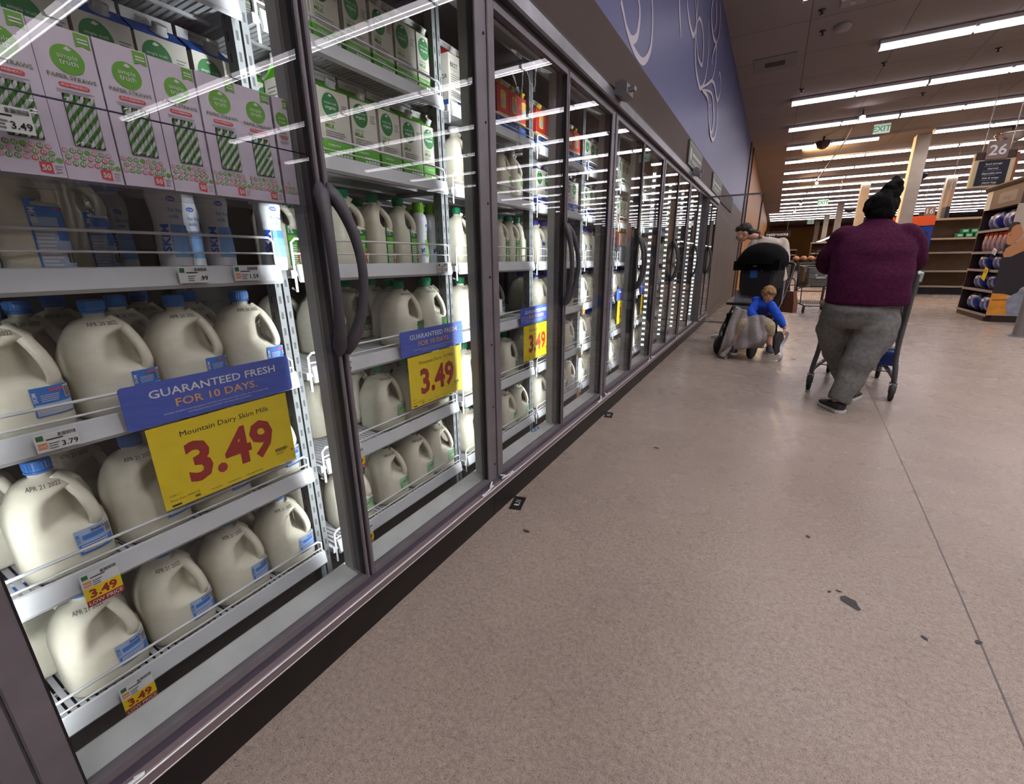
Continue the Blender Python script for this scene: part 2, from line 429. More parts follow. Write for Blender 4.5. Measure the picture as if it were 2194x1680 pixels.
# painted swirls on the blue wall
SW = [[(3.14, 2.67), (3.22, 2.63), (3.29, 2.59), (3.39, 2.57), (3.47, 2.59), (3.54, 2.64), (3.57, 2.72), (3.57, 2.78), (3.53, 2.83), (3.4, 2.9)],
 [(3.1, 2.72), (3.29, 2.59), (3.4, 2.55), (3.54, 2.53), (3.71, 2.54), (3.84, 2.61), (3.92, 2.71), (3.92, 2.85), (3.86, 2.97), (3.7, 3.1)],
 [(4.6, 3.5), (4.76, 3.33), (4.84, 3.24), (4.96, 3.12)],
 [(5.0, 3.6), (5.09, 3.46), (5.2, 3.4), (5.37, 3.35), (5.55, 3.35), (5.64, 3.44), (5.64, 3.54), (5.62, 3.67), (5.5, 3.8)],
 [(5.65, 3.47), (5.77, 3.58), (5.97, 3.6), (6.18, 3.51), (6.24, 3.33), (6.14, 3.28), (5.91, 3.29), (5.71, 3.39)],
 [(5.3, 3.8), (5.48, 3.62), (5.59, 3.55), (5.66, 3.45), (5.67, 3.31), (5.84, 3.16), (6.07, 3.09), (6.26, 3.08), (6.49, 3.21), (6.59, 3.4), (6.55, 3.61), (6.38, 3.79)],
 [(6.26, 3.08), (6.76, 3.27), (7.06, 3.39), (7.35, 3.42), (7.62, 3.36), (7.83, 3.37), (7.97, 3.52), (7.9, 3.64), (7.7, 3.68), (7.64, 3.6)],
 [(7.06, 3.39), (7.21, 3.54), (7.22, 3.72), (7.12, 3.81), (6.83, 3.79), (6.59, 3.85), (6.5, 3.94), (6.55, 4.05), (6.7, 4.2)],
 [(7.12, 3.81), (7.26, 3.98), (7.21, 4.14), (7.07, 4.26)], [(7.12, 3.81), (6.92, 3.64), (6.92, 3.52)], [(6.84, 3.84), (6.93, 3.98), (6.76, 4.13)],
 [(6.35, 3.09), (6.91, 3.23), (7.22, 3.26), (7.43, 3.19), (7.61, 3.04), (7.48, 2.87), (7.21, 2.94), (7.02, 3.06), (7.12, 3.13)],
 [(6.39, 3.09), (6.76, 3.14), (6.99, 3.09)], [(7.62, 3.36), (7.97, 3.12), (7.88, 2.92), (7.69, 2.83), (7.41, 2.84), (7.19, 2.94)]]
def smooth_path(P, k=5):
    out = []
    for i in range(len(P) - 1):
        p0, p1, p2, p3 = P[max(i - 1, 0)], P[i], P[i + 1], P[min(i + 2, len(P) - 1)]
        for j in range(k):
            t = j / k; a = []
            for c in range(len(p1)):
                a.append(0.5 * (2 * p1[c] + (p2[c] - p0[c]) * t + (2 * p0[c] - 5 * p1[c] + 4 * p2[c] - p3[c]) * t * t + (3 * p1[c] - p0[c] - 3 * p2[c] + p3[c]) * t ** 3))
            out.append(tuple(a))
    out.append(tuple(P[-1])); return out
mb = MB()
for i_, S in enumerate(SW):
    Q = smooth_path(S); n = len(Q); rows = []
    for i, (y, z) in enumerate(Q):
        a = Vector((Q[min(i + 1, n - 1)][0] - Q[max(i - 1, 0)][0], Q[min(i + 1, n - 1)][1] - Q[max(i - 1, 0)][1])); a.normalize()
        wd = 0.008 + 0.016 * math.sin(PI * i / (n - 1)); rows.append([(-1.018 + 0.0007 * i_, y - a.y * wd, z + a.x * wd), (-1.018 + 0.0007 * i_, y + a.y * wd, z - a.x * wd)])
    mb.sheet(rows)
sw = mb.build('swirl_mural', mat('mural_white', (216, 208, 220), 0.5), wall_left)
mb = MB(); mb.box(-1.12, -1.0, BY, 11.9, 2.175, 2.475); struct(mb.build('trim_1', mat('taupe_fascia', (72, 55, 47), 0.55, spec=0.2, vary=0.03, scale=2)))
mb = MB(); mb.box(-1.02, -0.99, 15.7, 16.5, 0, CZ); mb.box(-1.0, -0.96, 16.5, 16.62, 0, CZ); struct(mb.build('trim_2', mat('mahogany_panel', (86, 56, 48), 0.5, vary=0.1, scale=3)))
def wood_mat():
    m = mat('honey_wood', (196, 140, 84), 0.5); nt = m.node_tree; b = nt.nodes['Principled BSDF']; N = nt.nodes.new
    tc = N('ShaderNodeTexCoord'); mp = N('ShaderNodeMapping'); mp.inputs['Scale'].default_value = (1, 1.2, 0.12); wv = N('ShaderNodeTexNoise'); wv.inputs['Scale'].default_value = 3.0; wv.inputs['Detail'].default_value = 8
    rp = N('ShaderNodeValToRGB'); rp.color_ramp.elements[0].position = 0.3; rp.color_ramp.elements[1].position = 0.7
    rp.color_ramp.elements[0].color = rgb(186, 120, 52); rp.color_ramp.elements[1].color = rgb(228, 164, 88)
    for a, b_ in ((tc.outputs['Object'], mp.inputs['Vector']), (mp.outputs['Vector'], wv.inputs['Vector']), (wv.outputs['Fac'], rp.inputs['Fac']), (rp.outputs['Color'], b.inputs['Base Color'])): nt.links.new(a, b_)
    return m
mb = MB(); mb.box(-1.14, -1.0, 16.62, FY, 0, CZ); struct(mb.build('wall_side', wood_mat()))
mb = MB(); mb.box(-1.14, -1.02, 11.9, 15.7, 0, 2.44); mb.box(-1.14, -1.02, 9.22, 11.9, 0, 2.17); struct(mb.build('wall_lower', mat('warm_grey_paint', (120, 104, 96), 0.6, vary=0.03, scale=2)))
mb = MB(); mb.box(-1.2, RX, FY, FY + 0.1, 0, CZ); struct(mb.build('wall_far', mat('ochre_paint', (178, 120, 46), 0.6, vary=0.05, scale=0.6)))
mb = MB(); mb.box(RX, RX + 0.1, BY, FY, 0, CZ); struct(mb.build('wall_right', mat('taupe_paint', (120, 110, 108), 0.7, vary=0.03, scale=1)))
mb = MB(); mb.box(-2.2, RX, BY - 0.1, BY, 0, CZ); struct(mb.build('wall_back', mat('taupe_paint', (120, 110, 108), 0.7)))

# ------------------------------------------------------------------ ceiling fixtures
lens_m = emit_mat('fluorescent_lens', (1.0, 0.93, 0.99), 4.5)
tube_m = emit_mat('fluorescent_tube', (1.0, 0.95, 1.0), 17.0)
ROW_W = 98.0
housing_m = mat('light_housing', (200, 198, 205), 0.5)
def make_light(L=2.2):
    e = empty('ceiling_light', (0, 0, 0))
    mb = MB(); mb.box(0, L - 0.01, -0.10, 0.10, 0.055, 0.11, ch=0.008); mb.box(0.0, 0.012, -0.11, 0.11, 0.0, 0.08); mb.box(L - 0.022, L - 0.01, -0.11, 0.11, 0.0, 0.08); mb.box(L / 2 - 0.02, L / 2 + 0.02, -0.115, 0.115, 0.04, 0.085); mb.build('housing', housing_m, e)
    for i in (0, 1):
        x0 = 0.012 + i * (L / 2); x1 = x0 + L / 2 - 0.034; mb = MB()
        prof = [(-0.09, 0.055), (-0.08, 0.018), (-0.056, 0.006), (-0.034, 0.006), (0.034, 0.006), (0.056, 0.006), (0.08, 0.018), (0.09, 0.055)]
        mb.loft([[(x, y, z) for (y, z) in prof] for x in (x0, x1)], sm=False)
        for j_ in (2, 4): mb.m[j_] = 1
        mb.build('lens', [lens_m, tube_m], e)
    return e
PL = Proto(make_light())
ROWN = {}
for k in range(-5, 17):
    y = 9.9 + 2.31 * k
    xs = [-0.12 + 2.2 * i for i in range(5)]
    if k == 0: xs = [0.98 + 2.2 * i for i in range(5)]
    if k == 3: xs = [-0.12] + [3.2 + 2.2 * i for i in range(4)]
    if k > 12: xs = [-0.78 + 2.2 * i for i in range(6)]
    if k < -3: xs = xs[:3]
    where = 'above the aisle' if k < 1 else 'past the aisle' if k < 10 else 'deep in the store'
    for i, x in enumerate(xs):
        PL.place((x, y, CZ - 0.115), 0, 'white fluorescent ceiling light, %s along its row, %s row %s' % (ORD[i], ORD[(k + 5) if k < 1 else (k - 1) if k < 10 else k - 10], where), 'ceiling light', 'fluorescent ceiling lights')
# exit signs
def exit_sign(loc, sz, label):
    e = empty('exit_sign', loc); mb = MB(); mb.box(-0.2 * sz, 0.2 * sz, -0.02, 0.02, -0.13 * sz, 0.13 * sz, 0, ch=0.008)
    f = Face(mb, (0, -0.02, 0), (1, 0, 0), (0, 0, 1), 0.002); f.text(0, -0.075 * sz, 'EXIT', 0.15 * sz, 1, bold=0.02)
    mb.build('sign_box', [mat('exit_face', (196, 206, 192), 0.5, emit=0.25), mat('exit_green', (40, 150, 96), 0.5, emit=0.15)], e)
    mb = MB(); mb.tube([(0, 0, 0.12 * sz), (0, 0, CZ - loc[2])], 0.012, 6); mb.build('stem', alu, e); tag(e, label, 'exit sign')
exit_sign((1.86, 15.0, 4.16), 0.82, 'white exit sign with green letters hanging under the near ceiling')
exit_sign((1.9, 31.0, 4.05), 1.2, 'small green exit sign hanging far down the store')
exit_sign((2.2, 46.0, 4.0), 1.2, 'tiny green exit sign at the far end above the checkouts')
# security dome
e = empty('dome_camera', (0.75, 16.1, CZ)); mb = MB(); mb.lathe([(0.02, 0.0), (0.03, -0.05)], 10); mb.tube([(0, 0, 0), (0, 0, -0.14)], 0.025, 8); mb.lathe([(0.19, -0.17), (0.2, -0.15), (0.19, -0.13), (0.05, -0.12)], 20); mb.build('mount', black_pl, e)
mb = MB(); mb.lathe([(0.004, -0.33), (0.07, -0.315), (0.13, -0.27), (0.165, -0.21), (0.175, -0.165)], 20); mb.build('dome', mat('smoked_dome', (70, 50, 40), 0.15), e); tag(e, 'black dome security camera hanging under the ceiling by the exit sign', 'camera')
for i, (x, y) in enumerate(((4.4, 24.0), (4.9, 17.5), (3.9, 38.0))):
    e = empty('dome_mirror' if i == 1 else 'dome_camera', (x, y, CZ)); mb = MB(); mb.tube([(0, 0, 0), (0, 0, -0.2)], 0.02, 8); mb.build('stem', black_pl, e)
    mb = MB(); mb.lathe([(0.004, -0.42), (0.12, -0.40), (0.24, -0.33), (0.32, -0.22), (0.33, -0.19), (0.02, -0.18)], 24); mb.build('dome', chrome if i == 1 else black_pl, e)
    tag(e, ['black dome camera hanging beyond the second pillar', 'silver mirrored dome hanging between the pillar and the numbered aisle sign', 'distant black dome camera over the far aisles'][i], 'mirror' if i == 1 else 'camera')
# vent, detector, sprinklers
e = empty('ceiling_vent', (-0.43, 9.9, CZ)); mb = MB(); mb.box(-0.32, 0.32, -0.32, 0.32, -0.015, 0.0, ch=0.004); mb.build('plate', mat('ceiling_plate', (130, 124, 122), 0.8), e)
mb = MB()
for i in range(6): mb.box(-0.15, 0.15, -0.1 + i * 0.035, -0.08 + i * 0.035, -0.022, -0.014)
mb.build('grille', dark_in, e); tag(e, 'square ceiling plate with a dark slotted vent near the blue wall', 'vent')
e = empty('smoke_detector', (0.42, 8.95, CZ)); mb = MB(); mb.lathe([(0.10, 0.0), (0.11, -0.02), (0.09, -0.06), (0.02, -0.065)], 20); mb.tube([(0, 0, 0), (0, 0, 0.0)], 0.01, 6); mb.build('housing', mat('detector_plastic', (150, 144, 142), 0.6), e); tag(e, 'round white smoke detector on the near dark ceiling', 'smoke detector')
e = empty('ceiling_hatch', (0.45, 8.2, CZ)); mb = MB(); mb.box(-0.14, 0.14, -0.1, 0.1, -0.04, 0, ch=0.01); mb.box(-0.03, 0.03, -0.02, 0.02, -0.07, -0.04); mb.build('housing', mat('detector_plastic', (150, 144, 142), 0.6), e); tag(e, 'small pale junction box on the ceiling above the smoke detector', 'junction box')
for i, (x, y) in enumerate(((0.12, 8.3), (0.18, 9.0), (1.2, 10.9), (0.03, 11.6), (2.7, 11.2), (2.2, 13.2))):
    e = empty('sprinkler', (x, y, CZ)); mb = MB(); mb.lathe([(0.045, 0), (0.045, -0.012), (0.015, -0.016), (0.012, -0.05), (0.03, -0.052), (0.03, -0.058), (0.005, -0.06)], 12); mb.build('head', black_pl, e)
    tag(e, ['small dark ceiling sprinkler beside the junction box', 'small dark ceiling sprinkler beside the smoke detector', 'dark ceiling sprinkler between the first two light rows', 'dark ceiling sprinkler by the end of the second light row', 'dark ceiling sprinkler far along the first open bay', 'dark ceiling sprinkler behind the third light row'][i], 'sprinkler')
# hanging track with spot lamps
e = empty('track_light_rail', (1.3, 13.4, CZ)); mb = MB()
tp = [(0, 0.3, -0.06), (-0.02, 3.0, -0.1), (-0.18, 9.0, -0.12), (-0.45, 19.0, -0.14), (-0.62, 26.0, -0.15)]
mb.tube(tp, 0.018, 6)
for (x, y, z) in tp: mb.tube([(x, y, z), (x, y, 0)], 0.006, 5)
mb.build('rail', black_pl, e)
def spot(i, x, y, z):
    mb = MB(); mb.tube([(x, y, z), (x, y, z - 0.09)], 0.012, 6); mb.tube([(x, y + 0.06, z - 0.08), (x, y - 0.08, z - 0.15)], [0.045, 0.06], 10); b = mb.build('spot_head', black_pl, e)
    mb = MB(); mb.ball((x, y - 0.085, z - 0.152), (0.055, 0.03, 0.055), 10, 6); mb.build('lamp', emit_mat('spot_glow', (1.0, 0.9, 0.95), 60.0 if i == 0 else 2.0), b)
for i, (x, y, z) in enumerate(((0, 0.3, -0.06), (-0.2, 10.0, -0.12), (-0.42, 18.0, -0.14), (-0.55, 23.0, -0.15))): spot(i, x, y, z)
tag(e, 'thin black track rail with small spot heads running down the ceiling', 'track light')

# ------------------------------------------------------------------ refrigerated cases
P = 0.765; Y0 = 0.03
DZ = [0.23, 0.535, 0.845, 1.145, 1.455, 1.75]
led_m = emit_mat('led_strip', (0.96, 0.98, 1.0), 44.0)
def make_shelf(parent, yo, z, k):
    W = P - 0.03; mb = MB()
    for i in range(46): y = 0.012 + i * (W - 0.024) / 45; mb.box(-0.76, -0.178, y - 0.0052, y + 0.0052, -0.007, -0.002)
    for x in (-0.76, -0.6, -0.45, -0.3, -0.184): mb.box(x - 0.004, x + 0.004, 0.0, W, -0.016, -0.008)
    for y in (0.004, W - 0.004): mb.box(-0.80, -0.178, y - 0.004, y + 0.004, -0.022, 0.0)
    sh = mb.build('shelf', white_metal, parent, (0, yo, z))
    mb = MB(); Q = [(-0.178, -0.030), (-0.172, -0.034), (-0.166, -0.026), (-0.174, 0.014), (-0.180, 0.016)]
    mb.loft([[(x, y, zz) for x, zz in Q] for y in (0.02, W - 0.005)], sm=False)
    mb.build('price_rail', white_metal, sh)
    mb = MB(); h = 0.058 if k != 3 else 0.085; y0, y1 = 0.012, W - 0.012
    mb.tube([(-0.20, y0, -0.05), (-0.180, y0, -0.06), (-0.178, y0, h - 0.01), (-0.176, y0 + 0.012, h), (-0.176, y1 - 0.012, h), (-0.178, y1, h - 0.01), (-0.180, y1, -0.012)], 0.0036, 6)
    mb.tube([(-0.178, y0, h - (0.03 if k != 3 else 0.04)), (-0.178, y1, h - (0.03 if k != 3 else 0.04))], 0.0026, 5)
    mb.build('wire_fence', wire_white, sh)
    return sh
def make_door(parent, hinge_y, sgn):
    W = 0.742; t0, t1 = -0.024, 0.004; z0, z1 = 0.19, 2.06; sh_, sw_ = 0.045, 0.012
    def yb(a, b): return (min(a * sgn, b * sgn), max(a * sgn, b * sgn))
    mb = MB()
    for (a, b) in ((0.0, sh_), (W - sw_, W)): y0, y1 = yb(a, b); mb.box(t0, t1, y0, y1, z0, z1, 0, ch=0.003)
    y0, y1 = yb(sh_, W - sw_); mb.box(t0, t1 - 0.001, y0, y1, z0, z0 + 0.018, 0); mb.box(t0, t1 - 0.001, y0, y1, z1 - 0.022, z1, 0)
    for a in (sh_, W - sw_ - 0.003): ya, yb_ = yb(a, a + 0.004); mb.box(-0.02, -0.002, ya, yb_, z0 + 0.018, z1 - 0.022, 1)
    y0, y1 = yb(W, W + 0.0045); mb.box(-0.03, -0.008, y0, y1, z0 + 0.01, z1 - 0.01, 1)
    d = mb.build('door', [alu_dark, gasket], parent, (0, hinge_y, 0))
    mb = MB(); y0, y1 = yb(sh_, W - sw_)
    for x in (-0.006, -0.018): mb.add([(x, y0, z0 + 0.018), (x, y1, z0 + 0.018), (x, y1, z1 - 0.022), (x, y0, z1 - 0.022)], [(0, 1, 2, 3)])
    mb.build('pane', glass, d)
    yh = (W - 0.010) * sgn; pts = []; rad = []
    for i in range(21):
        t = i / 20; s_ = math.sin(PI * t); bow = s_ ** 0.75
        pts.append((0.012 + 0.050 * bow, yh - 0.030 * sgn * bow, 0.945 + 0.385 * t))
        e_ = 1 - s_; rad.append((0.012 + 0.006 * e_, 0.0125 + 0.008 * e_ ** 2))
    pts = [(0.004, yh, 0.92)] + pts + [(0.004, yh, 1.355)]; rad = [(0.006, 0.006)] + rad + [(0.006, 0.006)]
    mb = MB(); mb.tube(pts, rad, 10, up=(1, 0, 0)); mb.build('handle', handle_m, d)
    return d
def make_case():
    e = empty('refrigerated_case', (-1.0, 0, 0)); W = 2 * P
    mb = MB(); mb.box(-0.10, 0.0, 0.001, W - 0.001, 0.0, 0.128); mb.box(-0.09, -0.001, 0.001, W - 0.001, 0.0, 0.02); mb.box(-0.85, -0.10, 0.001, W - 0.001, 0.0, 0.03); mb.build('kick_plate', black_kick, e)
    mb = MB(); mb.loft([[(x, y, z) for x, z in ((-0.05, 0.128), (0.014, 0.128), (0.020, 0.132), (0.020, 0.156), (0.014, 0.160), (-0.05, 0.160))] for y in (0.001, W - 0.001)], sm=False)
    for zz in (0.131, 0.157): mb.tube([(0.0185, 0.001, zz), (0.0185, W - 0.001, zz)], 0.0028, 6, 1)
    mb.box(-0.05, -0.004, 0.001, W - 0.001, 0.160, 0.188, 2); mb.build('bumper_rail', [mat('bumper_taupe', (126, 112, 114), 0.5), mat('bright_lip', (235, 232, 236), 0.3, 0.3), mat('recess_lilac', (88, 84, 98), 0.5)], e)
    mb = MB(); mb.box(-0.16, -0.15, 0.001, W - 0.001, 0.12, 0.158); mb.build('inner_rail', [mat('standard_grey', (112, 116, 118), 0.5, vary=0.05, scale=6)], e)
    mb = MB(); mb.loft([[(x, y, z) for x, z in ((-0.028, 0.10), (-0.028, 0.189), (-0.036, 0.194), (-0.108, 0.206), (-0.115, 0.203), (-0.117, 0.10))] for y in (0.001, W - 0.001)], sm=False); mb.build('sill_ledge', ledge_m, e)
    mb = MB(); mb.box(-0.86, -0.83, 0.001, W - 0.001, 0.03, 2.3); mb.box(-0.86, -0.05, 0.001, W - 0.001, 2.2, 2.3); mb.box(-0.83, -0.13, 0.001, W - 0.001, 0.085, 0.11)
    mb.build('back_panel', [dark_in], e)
    mb = MB(); mb.loft([[(x, y, z) for x, z in ((-0.05, 2.2), (-0.05, 2.07), (-0.08, 2.06), (-0.30, 2.185), (-0.30, 2.2))] for y in (0.001, W - 0.001)], sm=False); mb.build('light_canopy', ledge_m, e)
    # posts between the doors, header
    for y, hw in ((0.016, 0.016), (P + 0.018, 0.008)):
        mb = MB(); mb.box(-0.06, -0.002 if y < 0.1 else -0.032, y - hw, y + hw, 0.188, 2.065)
        if y < 0.1:
            for i in range(7):
                zz = 0.26 + i * 0.28; mb.lathe([(0.005, -0.002), (0.005, 0.0005), (0.002, 0.001)], 8, (0.0, y, zz), 1, ax='x')
        mb.build('mullion', [alu_dark, gasket], e)
        b = MB(); b.box(-0.082, -0.078, y - 0.010, y + 0.010, 0.26, 1.98); b.build('light_strip', led_m, e)
        mb = MB(); mb.box(-0.070, -0.062, y - 0.015, y + 0.030, 0.2, 2.06); mb.box(-0.100, -0.062, y - 0.016, y - 0.013, 0.2, 2.06); mb.box(-0.100, -0.062, y + 0.028, y + 0.031, 0.2, 2.06); mb.build('mullion_cover', ledge_m, e)
    mb = MB(); mb.box(-0.06, -0.004, 0.001, W - 0.001, 2.06, 2.10); mb.build('header_gap', [black_kick], e)
    mb = MB(); mb.loft([[(x, y, z) for x, z in ((-0.05, 2.09), (0.018, 2.088), (0.026, 2.096), (0.020, 2.155), (-0.05, 2.16))] for y in (0.001, W - 0.001)], sm=False)
    mb.box(0.0, 0.012, 0.001, W - 0.001, 2.16, 2.176, 1); mb.build('header_trim', [alu, black_kick], e)  # black strip above the trim paints in the shadow gap below the fascia
    # slotted shelf standards
    for y in (0.013, P - 0.012, P + 0.012, W - 0.013):
        mb = MB(); mb.box(-0.83, -0.79, y - 0.012, y + 0.012, 0.11, 2.2)
        mb.box(-0.24, -0.20, y - 0.009, y + 0.009, 0.11, 2.2)
        for i in range(40):
            zz = 0.2 + i * 0.045; mb.box(-0.228, -0.222, y - 0.0095, y + 0.0095, zz, zz + 0.02, 1); mb.box(-0.2005, -0.1995, y - 0.003, y + 0.003, zz, zz + 0.02, 1)
        mb.build('shelf_standard', [mat('standard_grey', (112, 116, 118), 0.5, vary=0.05, scale=6), mat('slot_grey', (66, 68, 70), 0.7)], e)
    for j in (0, 1):
        for k, z in enumerate(DZ): make_shelf(e, j * P + 0.02, z, k)
    make_door(e, 0.036, 1); make_door(e, W, -1)
    # little coiled door stay hanging at the foot of the post
    for y0, s_ in ((0.055, 1), (W - 0.02, -1)):
        mb = MB(); q = smooth_path([(0.004, y0, 0.186), (0.012, y0 + s_ * 0.03, 0.172), (0.010, y0 + s_ * -0.0, 0.169), (0.016, y0 + s_ * 0.06, 0.165), (0.012, y0 + s_ * 0.035, 0.1645), (0.018, y0 + s_ * 0.10, 0.164), (0.012, y0 + s_ * 0.085, 0.1645)], 4)
        mb.tube(q, 0.0042, 6); mb.build('door_stay', wire_white, e)
    return e
CASES = ['first glass-door dairy cooler, a sliver beside the straw-box cooler', 'large glass-door dairy cooler holding blue-capped jugs and the straw boxes', 'glass-door dairy cooler with the red cartons on its top shelf',
 'glass-door dairy cooler holding the brown chocolate-drink tray', 'glass-door dairy cooler just past the chocolate-drink tray', 'glass-door dairy cooler with its far door swung open', 'glass-door dairy cooler beyond the open door']
pc = Proto(make_case()); CASE_OBJ = []
for c in range(7):
    o = pc.place((-1.0, Y0 - 0.016 + 2 * P * (c - 1), 0), 0, CASES[c], 'refrigerator', 'glass-door dairy coolers'); CASE_OBJ.append(o)
doors = [k for k in CASE_OBJ[5].children if k.name.startswith('door') and not k.name.startswith('door_stay')]
for d in doors:
    if d.location.y > P: d.rotation_euler = (0, 0, math.radians(91))
# dotted lamp strips seen at a grazing angle on the farther posts
for c in (4, 5, 6):
    for yy in (-0.0185 + 0.016, P + 0.018 - 0.0185):
        mb = MB()
        for i in range(30):
            for x in (-0.096, -0.080): z = 0.3 + i * 0.056; mb.box(x, x + 0.010, yy - 0.0012, yy, z, z + 0.020)
        mb.build('lamp_dots', emit_mat('lamp_dot_glow', (0.95, 0.98, 1.0), 4.0), CASE_OBJ[c])
# end panels closing the run
for i, y in enumerate((Y0 - 2 * P - 0.05, Y0 + 12 * P - 0.014)):
    mb = MB(); mb.box(-1.86, -1.0, y, y + 0.03, 0, 2.3, ch=0.004); tag(mb.build('cooler_end_panel', alu_dark), ['grey end panel closing the near end of the cooler run', 'grey end panel closing the far end of the cooler run'][i], 'panel')
# grey door-closer brackets on the header
for i, y in enumerate((3.06, 6.12)):
    e = empty('header_bracket', (-0.98, y, 2.165)); mb = MB(); hexa = [(0.0, -0.03), (0.035, -0.045), (0.075, -0.03), (0.075, 0.02), (0.04, 0.045), (0.0, 0.03)]
    mb.loft([[(x, yy, z) for x, z in hexa] for yy in (-0.07, 0.07)], sm=False); mb.box(0.075, 0.115, -0.05, -0.01, -0.02, 0.0); mb.box(0.075, 0.10, 0.01, 0.05, 0.0, 0.02); mb.build('housing', mat('bracket_grey', (140, 140, 146), 0.5), e)
    tag(e, ['faceted grey plastic bracket on the cooler header above the third post', 'faceted grey plastic bracket on the header below the fascia plaque'][i], 'bracket')
# plaques on the fascia
plaque_m = mat('plaque_green_grey', (98, 106, 98), 0.5); plaque_w = mat('plaque_white', (190, 194, 190), 0.5)
for i, (y0, y1) in enumerate(((5.72, 6.72), (7.98, 9.28))):
    e = empty('fascia_plaque', (-0.99, (y0 + y1) / 2, 2.315)); h = (y1 - y0) / 2; mb = MB(); mb.box(-0.008, 0.008, -h, h, -0.125, 0.125); f = Face(mb, (0.008, 0, 0))
    f.rect(-h + 0.015, -0.11, h - 0.015, -0.106, 1); f.rect(-h + 0.015, 0.106, h - 0.015, 0.11, 1)
    f.poly([(-h + 0.13 + 0.05 * math.cos(a) * (0.35 if math.sin(a) > 0.8 else 1), 0.0 + 0.07 * math.sin(a)) for a in [2 * PI * j / 16 for j in range(16)]], 1)
    f.lines(-h + 0.24, -0.0, h - 0.1, 0.06, 1, 1, ragged=0); f.lines(-h + 0.24, -0.07, h - 0.25, -0.03, 2, 1)
    mb.build('board', [plaque_m, plaque_w], e); tag(e, ['grey-green plaque with a white drop emblem on the taupe fascia', 'farther grey-green plaque with white lettering at the fascia end'][i], 'sign')
# ------------------------------------------------------------------ products (front faces +X, right hand side is +Y)
def sq_r(th, n): return 1.0 / (abs(math.cos(th)) ** n + abs(math.sin(th)) ** n) ** (1.0 / n)
def make_jug(name, a, H, shoulder, nexp, cap_mat, kind, hth=44, body_m=None, neck=0.0185):
    """blow-moulded milk jug with a through handle; body mesh is the thing, cap / label / date print are its parts"""
    NT, zt = 48, H - 0.020; c0 = a * 0.40; th_h = math.radians(hth)
    zs = [0.0, 0.004, 0.012, 0.03, 0.06]; z_sh = shoulder * H
    while zs[-1] < z_sh - 0.016: zs.append(zs[-1] + 0.014)
    m = 13
    for i in range(m + 1): zs.append(z_sh + (zt - 0.016 - z_sh) * i / m)
    zs += [zt - 0.010, zt]
    def prof(z):
        if z <= 0.0: s_ = 0.84
        elif z < 0.012: s_ = 0.84 + 0.16 * math.sqrt(1 - (1 - z / 0.012) ** 2)
        elif z < z_sh: s_ = 1.0
        else:
            t = min(1.0, (z - z_sh) / (zt - 0.016 - z_sh)); r1 = neck / a
            if kind == 'half': s_ = 1 - (1 - r1) * (0.25 * t + 0.75 * t ** 2.6)
            else: s_ = r1 + (1 - r1) * math.sqrt(max(0.0, 1 - t ** 1.75))
        return s_
    hz0, hz1 = (0.38 * H, 0.79 * H) if kind != 'half' else (0.52 * H, 0.86 * H)
    def rad(th, z, dent=True):
        t = min(1.0, max(0.0, (z - z_sh) / (zt - 0.02 - z_sh))); n = nexp + (2.0 - nexp) * t
        r = a * prof(z) * sq_r(th, n)
        if dent and hz0 < z < hz1:
            d = abs((th - th_h + PI) % (2 * PI) - PI); u = abs((z - (hz0 + hz1) / 2) / ((hz1 - hz0) / 2))
            if d < 1.25:
                cc = c0 + (1.3 * a - c0) * max(0.0, u) ** 5; lim = cc / math.cos(d)
                if lim < r: r = lim
        return r
    mb = MB(); mb.loft([[(rad(2 * PI * j / NT, z) * math.cos(2 * PI * j / NT), rad(2 * PI * j / NT, z) * math.sin(2 * PI * j / NT), z) for j in range(NT)] for z in zs])
    cs, sn = math.cos(th_h), math.sin(th_h)
    def rz(z, inset): return rad(th_h, z, False) - inset
    hp = [(0.024, hz1 + 0.012)]
    for t in (0.92, 0.8, 0.62, 0.44, 0.26, 0.1): z = hz0 + (hz1 - hz0) * t; hp.append((rz(z, 0.0105), z))
    hp += [(rz(hz0 - 0.004, 0.02), hz0 - 0.008), (rz(hz0 - 0.02, 0.035), hz0 - 0.018)]
    hp = smooth_path(hp, 3)
    mb.tube([(r * cs, r * sn, z) for r, z in hp], [(0.0105, 0.0135)] * len(hp), 10, up=(cs, sn, 0))
    root = mb.build(name, body_m or milk)
    mb = MB(); cr = neck + 0.0032; mb.lathe([(cr - 0.001, H - 0.022), (cr, H - 0.020), (cr, H - 0.003), (cr - 0.002, H), (0.002, H - 0.001)], 24)
    for i in range(24): t = 2 * PI * i / 24; mb.box(-0.0008, 0.0008, -0.0008, 0.0008, H - 0.019, H - 0.004, M=Matrix.Translation((cr * math.cos(t), cr * math.sin(t), 0)))
    mb.lathe([(neck + 0.003, H - 0.028), (neck + 0.004, H - 0.025), (neck + 0.003, H - 0.0225)], 20)
    mb.build('cap', cap_mat, root)
    return root, rad
def wrap(mb, rad, pts_fn, th0, th1, z0, z1, off=0.0012):
    """map flat label coordinates (0..w, 0..h) onto the jug side"""
    pass
